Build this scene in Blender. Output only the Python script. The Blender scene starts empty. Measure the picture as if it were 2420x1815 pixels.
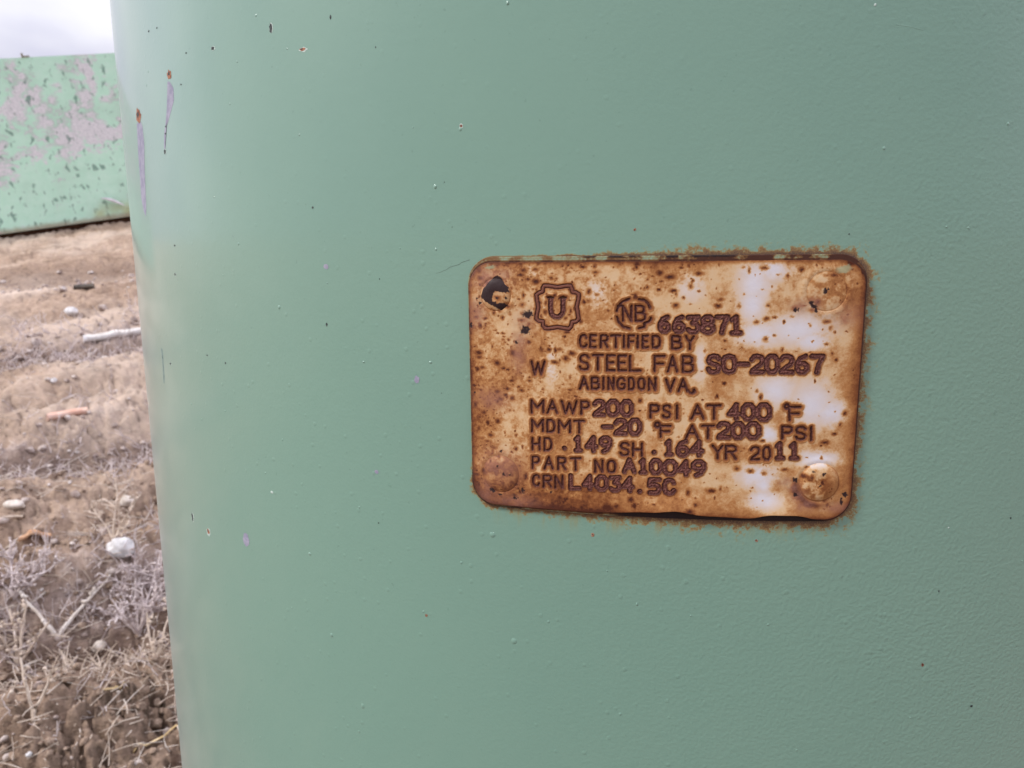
import bpy, math, random
import numpy as np
random.seed(7); rng = np.random.default_rng(11)
R = math.radians
SC = bpy.context.scene
COL = SC.collection

# ------------------------------------------------------------------ camera, sky, sun, exposure
CAM_Z = 0.80
cam_d = bpy.data.cameras.new('camera'); cam = bpy.data.objects.new('camera', cam_d); COL.objects.link(cam)
cam_d.sensor_width = 36.0; cam_d.lens = 27.193
cam_d.clip_start = 0.01; cam_d.clip_end = 3000
cam.rotation_mode = 'XYZ'
cam.location = (0, 0, CAM_Z)
from mathutils import Matrix
cam.matrix_world = Matrix.Translation((0, 0, CAM_Z)) @ Matrix.Rotation(R(90 - 10.6646), 4, 'X') @ Matrix.Rotation(R(-0.2995), 4, 'Z')
cam_d.dof.use_dof = True; cam_d.dof.focus_distance = 0.207; cam_d.dof.aperture_fstop = 38.0
SC.camera = cam

SUN_EL, SUN_AZ = 43.0, -112.0           # azimuth clockwise from +Y: veiled sun high on the left
w = bpy.data.worlds.new('World'); SC.world = w; w.use_nodes = True
nt = w.node_tree; nt.nodes.clear()
def N(nt, t, **kw):
    n = nt.nodes.new(t)
    for k, v in kw.items(): setattr(n, k, v)
    return n
def L(nt, a, b): nt.links.new(a, b)
out = N(nt, 'ShaderNodeOutputWorld'); bg = N(nt, 'ShaderNodeBackground'); bg.inputs['Strength'].default_value = 0.1
sky = N(nt, 'ShaderNodeTexSky', sky_type='NISHITA', sun_disc=False)
sky.sun_elevation = R(SUN_EL); sky.sun_rotation = R(SUN_AZ); sky.dust_density = 3
tc = N(nt, 'ShaderNodeTexCoord')
n1 = N(nt, 'ShaderNodeTexNoise'); n1.inputs['Scale'].default_value = 4.2; n1.inputs['Detail'].default_value = 5; n1.inputs['Roughness'].default_value = .45
mp = N(nt, 'ShaderNodeMapping'); mp.inputs['Scale'].default_value = (1, 1, 2.2); mp.inputs['Location'].default_value = (.3, 1.7, .2)
L(nt, tc.outputs['Generated'], mp.inputs['Vector']); L(nt, mp.outputs['Vector'], n1.inputs['Vector'])
cr = N(nt, 'ShaderNodeValToRGB')
cr.color_ramp.elements[0].position = .38; cr.color_ramp.elements[0].color = (.70, .695, .86, 1)
cr.color_ramp.elements[1].position = .60; cr.color_ramp.elements[1].color = (1.0, .99, 1.06, 1)
L(nt, n1.outputs['Fac'], cr.inputs['Fac'])
# sky dimmed behind the camera, added to stand in for its holder's shade
dotn = N(nt, 'ShaderNodeVectorMath', operation='DOT_PRODUCT'); dotn.inputs[1].default_value = (-.30, -.92, .25)
L(nt, tc.outputs['Generated'], dotn.inputs[0])
rear_dim = N(nt, 'ShaderNodeMapRange', interpolation_type='SMOOTHSTEP')
for k, v in (('From Min', -.08), ('From Max', .32), ('To Min', 1.0), ('To Max', .56)): rear_dim.inputs[k].default_value = v
L(nt, dotn.outputs['Value'], rear_dim.inputs['Value'])
sc_ = N(nt, 'ShaderNodeVectorMath', operation='SCALE')
sepw = N(nt, 'ShaderNodeSeparateXYZ'); L(nt, tc.outputs['Generated'], sepw.inputs[0])
zen = N(nt, 'ShaderNodeMapRange')                       # an overcast sky is brightest overhead
for k, v in (('From Min', .15), ('From Max', 1.), ('To Min', 5.7), ('To Max', 15.5)): zen.inputs[k].default_value = v
L(nt, sepw.outputs['Z'], zen.inputs['Value'])
mulw = N(nt, 'ShaderNodeMath', operation='MULTIPLY'); L(nt, zen.outputs['Result'], mulw.inputs[0])
# added brightening of the sky, left and right, to light the tank's sides
glow = None
for dv, lo, hi, amt in (((-.97, -.06, .22), .74, .97, .5), ((.98, -.05, .2), .6, .97, .75)):
    dg = N(nt, 'ShaderNodeVectorMath', operation='DOT_PRODUCT'); dg.inputs[1].default_value = dv; L(nt, tc.outputs['Generated'], dg.inputs[0])
    mg = N(nt, 'ShaderNodeMapRange', interpolation_type='SMOOTHSTEP')
    for k, v in (('From Min', lo), ('From Max', hi), ('To Min', 0.), ('To Max', amt)): mg.inputs[k].default_value = v
    L(nt, dg.outputs['Value'], mg.inputs['Value'])
    ad = N(nt, 'ShaderNodeMath', operation='ADD'); L(nt, mg.outputs['Result'], ad.inputs[0])
    L(nt, (glow or rear_dim).outputs[0], ad.inputs[1]); glow = ad
L(nt, glow.outputs[0], mulw.inputs[1])
L(nt, cr.outputs['Color'], sc_.inputs[0]); L(nt, mulw.outputs['Value'], sc_.inputs['Scale'])
mixw = N(nt, 'ShaderNodeMix', data_type='RGBA'); mixw.inputs['Factor'].default_value = .93
L(nt, sky.outputs['Color'], mixw.inputs['A']); L(nt, sc_.outputs['Vector'], mixw.inputs['B'])
L(nt, mixw.outputs['Result'], bg.inputs['Color']); L(nt, bg.outputs['Background'], out.inputs['Surface'])

sd = bpy.data.lights.new('sun', 'SUN'); sd.energy = 1.8; sd.angle = R(11); sd.color = (1, .97, .92)
sun = bpy.data.objects.new('sun', sd); COL.objects.link(sun)
sun.rotation_euler = (R(90 - SUN_EL), 0, R(180 - SUN_AZ) )
sun.location = (0, 0, 6)

SC.view_settings.view_transform = 'Standard'; SC.view_settings.look = 'None'
SC.view_settings.exposure = 0.68; SC.view_settings.gamma = 1.0; SC.view_settings.use_curve_mapping = False
SC.cycles.max_bounces = 6

# ------------------------------------------------------------------ helpers
def tag(o, label=None, cat=None, group=None, kind=None):
    if label: o['label'] = label
    if cat: o['category'] = cat
    if group: o['group'] = group
    if kind: o['kind'] = kind
    return o
def empty(name, loc):
    o = bpy.data.objects.new(name, None); o.location = loc; o.empty_display_size = .05; COL.objects.link(o); return o
def mesh_np(name, verts, quads, mats, parent=None, attrs=None, smooth=True, mat_idx=None, tris=None, loc=None):
    """verts (n,3); quads (m,4); tris (k,3); one mesh object"""
    me = bpy.data.meshes.new(name)
    verts = np.asarray(verts, np.float32); q = np.asarray(quads if quads is not None else np.zeros((0, 4)), np.int32).reshape(-1, 4)
    t = np.asarray(tris if tris is not None else np.zeros((0, 3)), np.int32).reshape(-1, 3)
    me.vertices.add(len(verts)); me.vertices.foreach_set('co', verts.ravel())
    nl = q.size + t.size; me.loops.add(nl); me.loops.foreach_set('vertex_index', np.concatenate([q.ravel(), t.ravel()]))
    np_ = len(q) + len(t); me.polygons.add(np_)
    st = np.concatenate([np.arange(len(q)) * 4, q.size + np.arange(len(t)) * 3]).astype(np.int32)
    me.polygons.foreach_set('loop_start', st)
    me.polygons.foreach_set('use_smooth', np.full(np_, smooth))
    if mat_idx is not None: me.polygons.foreach_set('material_index', np.asarray(mat_idx, np.int32))
    for m in (mats if isinstance(mats, (list, tuple)) else [mats]): me.materials.append(m)
    for k, a in (attrs or {}).items():
        a = np.asarray(a, np.float32)
        if a.ndim == 1:
            at = me.attributes.new(k, 'FLOAT', 'POINT'); at.data.foreach_set('value', a)
        else:
            at = me.attributes.new(k, 'FLOAT_VECTOR', 'POINT'); at.data.foreach_set('vector', a.ravel())
    me.update(); me.validate()
    o = bpy.data.objects.new(name, me); COL.objects.link(o)
    if loc is not None: o.location = loc
    if parent: o.parent = parent
    return o
def grid_quads(ny, nx, off=0, flip=False):
    i = np.arange(ny * nx).reshape(ny, nx) + off
    q = np.stack([i[:-1, :-1], i[:-1, 1:], i[1:, 1:], i[1:, :-1]], -1).reshape(-1, 4)
    return q[:, ::-1] if flip else q
def _hash(ix, iy, seed):
    h = (ix.astype(np.int64) * 374761393 + iy.astype(np.int64) * 668265263 + seed * 974711) & 0x7fffffff
    h = ((h ^ (h >> 13)) * 1274126177) & 0x7fffffff
    h = (h ^ (h >> 16)) & 0xffff
    return h / 65535.0
def vnoise(x, y, seed=0):
    ix = np.floor(x).astype(np.int64); iy = np.floor(y).astype(np.int64); fx = x - ix; fy = y - iy
    fx = fx * fx * fx * (fx * (fx * 6 - 15) + 10); fy = fy * fy * fy * (fy * (fy * 6 - 15) + 10)
    a = _hash(ix, iy, seed); b = _hash(ix + 1, iy, seed); c = _hash(ix, iy + 1, seed); d = _hash(ix + 1, iy + 1, seed)
    return (a + (b - a) * fx) * (1 - fy) + (c + (d - c) * fx) * fy
def fbm(x, y, oct=4, seed=0, rough=.5):
    s = 0; amp = 1; tot = 0; c, sn = math.cos(.6), math.sin(.6)
    for k in range(oct):
        s = s + amp * vnoise(x, y, seed + k * 17); tot += amp; amp *= rough
        x, y = 2.03 * (c * x - sn * y) + 3.1, 2.03 * (sn * x + c * y) + 7.7
    return s / tot
def sstep(a, b, x):
    t = np.clip((x - a) / (b - a), 0, 1); return t * t * (3 - 2 * t)

class NB:
    """small node builder for materials"""
    def __init__(s, name):
        s.m = bpy.data.materials.new(name); s.m.use_nodes = True; s.t = s.m.node_tree
        s.b = s.t.nodes['Principled BSDF']
        s.co = s.t.nodes.new('ShaderNodeTexCoord').outputs['Object']
    def n(s, t, **k): return N(s.t, t, **k)
    def put(s, a, sock):
        if hasattr(a, 'is_output'): s.t.links.new(a, sock)
        else: sock.default_value = a
    def attr(s, name, vec=False):
        a = s.n('ShaderNodeAttribute', attribute_name=name); return a.outputs['Vector' if vec else 'Fac']
    def math(s, op, a, b=0., clamp=False):
        n = s.n('ShaderNodeMath', operation=op); n.use_clamp = clamp; s.put(a, n.inputs[0]); s.put(b, n.inputs[1]); return n.outputs[0]
    def noise(s, scale, detail=3, rough=.5, vec=None, dist=0.):
        n = s.n('ShaderNodeTexNoise'); s.put(vec or s.co, n.inputs['Vector'])
        for k, v in (('Scale', scale), ('Detail', detail), ('Roughness', rough), ('Distortion', dist)): n.inputs[k].default_value = v
        return n.outputs['Fac']
    def scale(s, v, vec=None):
        n = s.n('ShaderNodeMapping'); n.inputs['Scale'].default_value = v; s.put(vec or s.co, n.inputs['Vector']); return n.outputs[0]
    def ramp(s, f, stops, interp='LINEAR'):
        n = s.n('ShaderNodeValToRGB'); n.color_ramp.interpolation = interp; e = n.color_ramp.elements
        while len(e) < len(stops): e.new(.5)
        for i, (p, c) in enumerate(stops):
            e[i].position = p; e[i].color = (*c, 1) if isinstance(c, tuple) else (c, c, c, 1)
        s.put(f, n.inputs['Fac']); return n.outputs['Color']
    def mix(s, f, a, b):
        n = s.n('ShaderNodeMix', data_type='RGBA')
        s.put(f, n.inputs['Factor'])
        for k, v in (('A', a), ('B', b)): s.put((*v, 1) if isinstance(v, tuple) else v, n.inputs[k])
        return n.outputs['Result']
    def maprange(s, x, a, b, c=0., d=1.):
        n = s.n('ShaderNodeMapRange', interpolation_type='SMOOTHSTEP'); s.put(x, n.inputs['Value'])
        for k, v in (('From Min', a), ('From Max', b), ('To Min', c), ('To Max', d)): n.inputs[k].default_value = v
        return n.outputs['Result']
    def bump(s, h, strength, dist, prev=None):
        n = s.n('ShaderNodeBump'); s.put(strength, n.inputs['Strength']); n.inputs['Distance'].default_value = dist
        s.put(h, n.inputs['Height'])
        if prev: s.put(prev, n.inputs['Normal'])
        return n.outputs['Normal']
    def done(s, col, rough=.6, normal=None, spec=.5, metal=0.):
        s.put((*col, 1) if isinstance(col, tuple) else col, s.b.inputs['Base Color']); s.put(rough, s.b.inputs['Roughness'])
        s.b.inputs['Specular IOR Level'].default_value = spec; s.b.inputs['Metallic'].default_value = metal
        if normal is not None: s.put(normal, s.b.inputs['Normal'])
        return s.m

# ------------------------------------------------------------------ the lie of the land
D0 = np.array([math.sin(R(-30)), math.cos(R(-30))]); D1 = np.array([D0[1], -D0[0]])
def base_g(u, v):
    k = np.clip((u - .8) / 6.2, 0, None)
    return .858 * np.minimum(k, 1.0) + .152 * np.clip(u / 7, 0, 1) ** 2 * 3 * np.tanh(v / 3)
def ruts(u, v):
    """wheel ruts running across the slope; returns height and a 0..1 mask of the stony grey strips"""
    wob = .16 * (vnoise(v * .9 + 4, u * .25, 5) - .5) * 2
    z = 0 * u; strip = 0 * u
    for c, wd, dp, sl in ((1.50, .10, .075, .10), (1.93, .12, .095, .12), (2.36, .16, .115, .05), (2.85, .13, .08, .08), (3.5, .28, .12, .02), (4.3, .3, .05, .03), (5.3, .4, .05, .0)):
        t = u + wob * (.5 + u * .12) - sl * v - c
        z = z - dp * np.exp(-(t / wd) ** 2) + dp * .7 * np.exp(-((t + 1.6 * wd) / wd) ** 2)
    for c, wd, sl, s in ((1.62, .13, .10, .6), (2.34, .20, .03, 1.), (3.52, .36, .02, .9), (5.0, .3, .0, .4)):
        t = u + wob * (.5 + u * .12) - sl * v - c
        strip = np.maximum(strip, s * np.exp(-(t / wd) ** 2))
    return z, strip
def ground_z(x, y, fine=True):
    x = np.asarray(x, float); y = np.asarray(y, float)
    u = x * D0[0] + y * D0[1]; v = x * D1[0] + y * D1[1]
    near = np.exp(-np.clip(np.hypot(x, y) - 7, 0, None) / 4)
    z = base_g(u, v) + ruts(u, v)[0] * near
    a = fbm(x * 3.2, y * 3.2, 4, 3) - .5
    z = z + .09 * a * near
    if fine:
        r1 = 1 - np.abs(2 * fbm(x * 11 + 3, y * 11, 4, 21, .55) - 1)
        close = np.clip(1.75 - u, .25, 1.0)
        z = z - .055 * sstep(.74, 1.0, r1) * close * near
        z = z + .030 * (fbm(x * 9 + 2, y * 15, 3, 33, .55) - .5) * near * np.clip(2.6 - u, .3, 1.)
        cl = fbm(x * 26, y * 26, 4, 40, .6) - .5
        z = z + .030 * cl * near * (.45 + .75 * close)
        pit = fbm(x * 58 + 5, y * 58 + 2, 3, 75, .6)
        z = z - .050 * sstep(.57, .69, pit) * sstep(.42, .58, fbm(x * 14, y * 14, 2, 77)) * close * near
        z = z + .016 * (fbm(x * 70, y * 70, 3, 60, .65) - .5) * near
    return z

# ------------------------------------------------------------------ ground: one sheet to the horizon
def make_ground():
    az = np.unique(np.concatenate([np.arange(-180, -75, 3.), np.arange(-75, -48, .45), np.arange(-48, -12, .115), np.arange(-12, 12, .45), np.arange(12, 180, 3.)]))
    rr = [.12]
    while rr[-1] < 900:
        r = rr[-1]; rr.append(r * (1.04 if r < .85 else 1.0036 if r < 5.6 else 1.012 if r < 9 else 1.12))
    rr = np.array(rr)
    A, RR = np.meshgrid(np.radians(az), rr)
    X = RR * np.sin(A); Y = RR * np.cos(A)
    u = X * D0[0] + Y * D0[1]; v = X * D1[0] + Y * D1[1]
    Z = ground_z(X, Y)
    ny, nx = A.shape
    verts = np.stack([X, Y, Z], -1).reshape(-1, 3)
    q = grid_quads(ny, nx, flip=True)
    i = np.arange(ny * nx).reshape(ny, nx)
    q = np.concatenate([q, np.stack([i[:-1, -1], i[1:, -1], i[1:, 0], i[:-1, 0]], -1)[:, ::-1][:, ::-1]])
    c = len(verts); verts = np.concatenate([verts, [[0, 0, float(ground_z(0., 0.))]]])
    t = np.stack([np.full(nx, c), np.roll(i[0], -1), i[0]], -1)
    st = np.append(ruts(u, v)[1].ravel(), 0)
    m = NB('dry_earth'); co = m.co
    big = m.noise(1.1, 4, .55); mid = m.noise(7., 5, .6); fin = m.noise(55., 5, .7); grit = m.noise(260., 3, .7)
    c1 = m.ramp(m.math('ADD', m.math('MULTIPLY', mid, .6), m.math('MULTIPLY', fin, .4)),
                [(.31, (.10, .064, .046)), (.43, (.30, .21, .155)), (.57, (.47, .34, .258)), (.72, (.66, .525, .43))])
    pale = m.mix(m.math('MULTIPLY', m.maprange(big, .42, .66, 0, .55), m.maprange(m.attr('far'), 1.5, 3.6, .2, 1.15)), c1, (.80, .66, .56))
    grey = m.ramp(m.math('ADD', m.math('MULTIPLY', fin, .7), m.math('MULTIPLY', mid, .3)), [(.32, (.13, .095, .085)), (.5, (.34, .265, .245)), (.68, (.58, .49, .465))])
    stripe = m.attr('stony')
    sm = m.maprange(m.math('ADD', stripe, m.math('MULTIPLY', m.math('SUBTRACT', mid, .5), 1.1)), .25, .8)
    col = m.mix(m.math('MULTIPLY', sm, .8), pale, grey)
    col = m.mix(m.maprange(grit, .62, .74, 0, .5), col, (.66, .58, .52))
    nrm = m.bump(fin, .6, .02); nrm = m.bump(grit, .5, .006, nrm)
    rut_shade = m.maprange(m.math('ADD', m.attr('rutlow'), m.math('MULTIPLY', m.math('SUBTRACT', mid, .5), 1.2)), .35, .85)  # shade of the ruts painted into the soil colour along their bottoms
    col = m.mix(m.math('MULTIPLY', rut_shade, .6), col, m.ramp(fin, [(.3, (.10, .065, .048)), (.7, (.27, .185, .14))]))
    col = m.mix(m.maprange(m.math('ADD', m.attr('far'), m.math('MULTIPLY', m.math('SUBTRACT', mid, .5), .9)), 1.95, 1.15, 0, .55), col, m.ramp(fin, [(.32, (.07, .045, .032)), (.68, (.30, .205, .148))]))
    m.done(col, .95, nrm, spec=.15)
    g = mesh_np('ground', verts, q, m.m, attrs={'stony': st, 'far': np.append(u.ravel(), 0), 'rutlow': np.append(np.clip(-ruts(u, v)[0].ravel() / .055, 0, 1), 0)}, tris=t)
    tag(g, 'dry brown rutted earth with grey stony strips', None, kind='structure')
make_ground()

# ------------------------------------------------------------------ air tank
TX, TY, TR_ = 0.0867, 0.47842, 0.28565
PL_AZ, PL_Z, PL_ROT, PL_W, PL_H = -0.17278, CAM_Z - 0.0393, 0.00738, 100.0, 66.81   # plate on the shell (mm for the plate)
def surf(s, z, h=0.):
    """shell coordinates (mm round the girth, mm above camera height, mm proud) -> world"""
    a = s / 1000 / TR_; r = TR_ + h / 1000
    return np.stack([TX + r * np.sin(a), TY - r * np.cos(a), CAM_Z + z / 1000], -1)
def plate_to_shell(u, v):
    c, s = math.cos(PL_ROT), math.sin(PL_ROT)
    return PL_AZ * TR_ * 1000 + c * u - s * v, (PL_Z - CAM_Z) * 1000 + s * u + c * v

tank = tag(empty('air_tank', (TX, TY, 0)), 'pale sage green painted steel air tank with a rusty data plate', 'air tank')
def to_tank(o):
    o.parent = tank; o.matrix_parent_inverse = Matrix.Translation((-TX, -TY, 0)); return o

def tank_paint():
    m = NB('sage_paint')
    sv = m.attr('surf', True)
    # rust bleeding out from under the plate: distance to the rounded outline of its bracket
    sep = m.n('ShaderNodeSeparateXYZ'); m.put(sv, sep.inputs[0])
    cs, cz = plate_to_shell(0., 0.3)
    warp = m.noise(.28, 4, .65, sv); warp2 = m.noise(1.0, 5, .62, sv)
    du = m.math('SUBTRACT', sep.outputs[0], cs); dz = m.math('SUBTRACT', sep.outputs[1], cz)
    # turn by the plate's slight tilt
    dz = m.math('SUBTRACT', dz, m.math('MULTIPLY', du, PL_ROT))
    qx = m.math('MAXIMUM', m.math('SUBTRACT', m.math('ABSOLUTE', du), 50.4 - 7), 0.); qz = m.math('MAXIMUM', m.math('SUBTRACT', m.math('ABSOLUTE', dz), 34.5 - 7), 0.)
    d = m.math('SUBTRACT', m.math('SQRT', m.math('ADD', m.math('MULTIPLY', qx, qx), m.math('MULTIPLY', qz, qz))), 7.)
    wide = m.maprange(du, -40., 25., .16, 1.0)                     # broader to the right, hardly any on the left
    below = m.maprange(dz, -20., -34., 0., .9)
    right = m.math('MULTIPLY', m.maprange(du, 40., 50., 0., 1.), .15)
    reach = m.math('MULTIPLY', m.math('ADD', m.math('ADD', wide, m.math('MULTIPLY', below, .6)), right), m.maprange(warp, .30, .72, .6, 3.3))
    reach = m.math('MULTIPLY', reach, m.maprange(warp2, .25, .75, .45, 1.5))
    f = m.math('DIVIDE', d, m.math('MAXIMUM', reach, .3))
    near_ = m.math('POWER', m.maprange(f, -.3, 1.9, 1., 0.), 1.25)
    # thin runs of rust washed down the paint below the plate
    runs = m.noise(.16, 4, .65, m.scale((1, .16, 1), sv))
    wash = m.math('MULTIPLY', m.math('MULTIPLY', m.maprange(d, -.2, 8.5, .62, 0.), m.maprange(runs, .40, .68)), m.maprange(dz, -31., -35.))
    wash = m.math('MULTIPLY', wash, m.maprange(m.math('ABSOLUTE', du), 50., 44.))
    halo = m.math('MAXIMUM', near_, wash)
    halo = m.math('MULTIPLY', halo, m.maprange(m.noise(3.2, 3, .6, sv), .25, .6, .72, 1.08))
    big = m.noise(6., 3, .5); speck = m.noise(700., 2, .5)
    paint = m.mix(m.maprange(big, .3, .7), (.184, .328, .265), (.200, .347, .279))
    paint = m.mix(m.maprange(speck, .70, .78, 0, .35), paint, (.12, .22, .18))
    rcol = m.ramp(halo, [(0., (.25, .34, .23)), (.3, (.28, .25, .10)), (.55, (.27, .145, .035)), (.8, (.15, .052, .014)), (1., (.055, .016, .008))])
    col = m.mix(m.math('MULTIPLY', m.maprange(halo, .0, .62), .9), paint, rcol)
    peel = m.noise(1050., 2, .45); peel2 = m.noise(260., 3, .5)
    vor = m.n('ShaderNodeTexVoronoi', feature='F1'); m.put(m.co, vor.inputs['Vector']); vor.inputs['Scale'].default_value = 190.
    nib = m.maprange(vor.outputs['Distance'], .05, .16, 1., 0.)
    amt = m.maprange(m.noise(7., 2, .5), .3, .7, .25, .8)
    side = m.maprange(sep.outputs[0], -100., 50., .30, 1.25)
    nr = m.bump(peel, m.math('MULTIPLY', m.math('MULTIPLY', amt, side), .42), .0005)
    nr = m.bump(peel2, .035, .0012, nr)
    nr = m.bump(nib, m.math('MULTIPLY', amt, .35), .00025, nr)
    rough = m.math('ADD', m.maprange(m.noise(9., 4, .6), .3, .7, .30, .38), m.math('MULTIPLY', halo, .4))
    m.b.inputs['Sheen Weight'].default_value = .26; m.b.inputs['Sheen Roughness'].default_value = .35
    m.b.inputs['Coat Weight'].default_value = .75; m.b.inputs['Coat Roughness'].default_value = .12; m.b.inputs['Coat IOR'].default_value = 1.5
    m.put(m.bump(peel2, .04, .0006), m.b.inputs['Coat Normal'])
    return m.done(col, rough, nr, spec=.35)
PAINT = tank_paint()
def flat_mat(name, c0, c1, scale, rough=.7):
    m = NB(name); f = m.noise(scale, 4, .6)
    return m.done(m.mix(m.maprange(f, .35, .65), c0, c1), rough, m.bump(f, .5, .0005), spec=.3)
PRIMER = flat_mat('grey_primer', (.27, .265, .36), (.36, .35, .44), 300)
CHIP_RUST = flat_mat('chip_rust', (.20, .055, .025), (.42, .20, .12), 900)
CHIP_DARK = flat_mat('bare_dark_metal', (.02, .025, .028), (.07, .08, .08), 900)
SCUFF = flat_mat('dull_scuff', (.10, .16, .16), (.22, .30, .29), 400)
CHIP_PALE = flat_mat('pale_paint_edge', (.42, .54, .49), (.54, .64, .60), 600)

BLOBS = [('r',-224.4,55.0,1.74,1.51),('k',-231.1,38.9,.77,.41),('k',-232.0,36.6,.78,.42),('k',-233.9,30.6,1.21,.85),('r',-261.7,45.9,3.59,2.75),('k',-165.0,60.2,.81,1.41),('k',-193.8,58.6,1.19,.61),('k',-141.7,59.9,.37,.65),('p',-152.4,52.8,1.55,.67),('p',-101.7,28.8,.54,.63),('r',-56.0,2.0,.32,.31),('b',-88.7,57.5,.44,.59),('b',-109.7,13.7,.51,.61),('w',-1.9,52.9,.29,.32),('k',-4.0,.6,.21,.2),('g',-132.0,-68.5,.7,.6),('k',-237.6,-105.7,1.17,1.93),('p',-222.9,-107.8,1.52,1.59),('g',-195.1,-103.4,1.9,2.43),('w',-178.1,-82.6,.68,.45),('b',-161.2,-100.5,.69,.52),('k',-132.0,-84.6,.32,.27),('r',-116.0,-111.4,.44,.48),('b',-153.2,-126.9,.66,.69),('b',-141.3,-148.7,.71,.92),('r',-22.2,-79.0,.38,.36),('k',27.9,-93.9,.24,.37),('r',25.4,-115.4,.37,.57),('k',41.4,-129.2,.46,.4),('w',28.8,-75.9,.24,.24),('r',-65.4,-79.8,.46,.55),('b',-94.2,-82.8,.9,.83),('g',-147.7,-7.9,.91,.74),('g',-117.0,-39.3,.83,1.04),('k',-151.8,9.2,.51,.36),('b',-168.7,-20.7,.6,.66),('k',-148.6,-25.0,.42,.64),('k',-212.4,-39.7,.63,.3),('k',-200.1,-41.2,.55,.44),('b',-135.2,-35.4,.39,.32),('b',-112.4,-34.1,.47,.36),('k',-239.6,71.5,.86,.39),('k',-231.6,71.1,.76,.32),('k',-210.5,59.7,.58,.31),('k',-215.9,50.7,.62,.32),('k',-232.2,-1.9,.81,.37),('k',-234.1,-12.2,.83,.54),('k',-247.8,-46.6,1.06,.51),('b',-87.9,-114.6,.9,.93),('b',-53.0,-99.0,.29,.5),('k',46.7,-74.2,.26,.36)]
STREAKS = [('g',[(-226.29,53.13),(-224.24,52.58),(-221.9,50.36),(-222.39,46.35),(-226.04,42.66),(-228.91,39.9),(-230.74,38.69),(-232.5,34.61),(-233.24,31.53),(-234.45,31.63),(-233.29,36.39),(-231.38,39.32),(-229.15,43.84),(-227.79,48.11)]),
 ('g',[(-265.56,43.63),(-258.75,43.46),(-256.99,41.45),(-256.74,35.37),(-259.42,26.39),(-261.02,18.7),(-262.08,12.43),(-264.13,8.98),(-266.95,10.98),(-269.3,16.22),(-268.24,23.84),(-267.82,31.72),(-266.61,37.86)]),
 ('s',[(-258.74,-41.66),(-257.05,-42.15),(-257.15,-46.2),(-257.58,-51.32),(-258.38,-55.69),(-259.69,-55.88),(-258.94,-49.8),(-258.78,-45.55)])]
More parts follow.
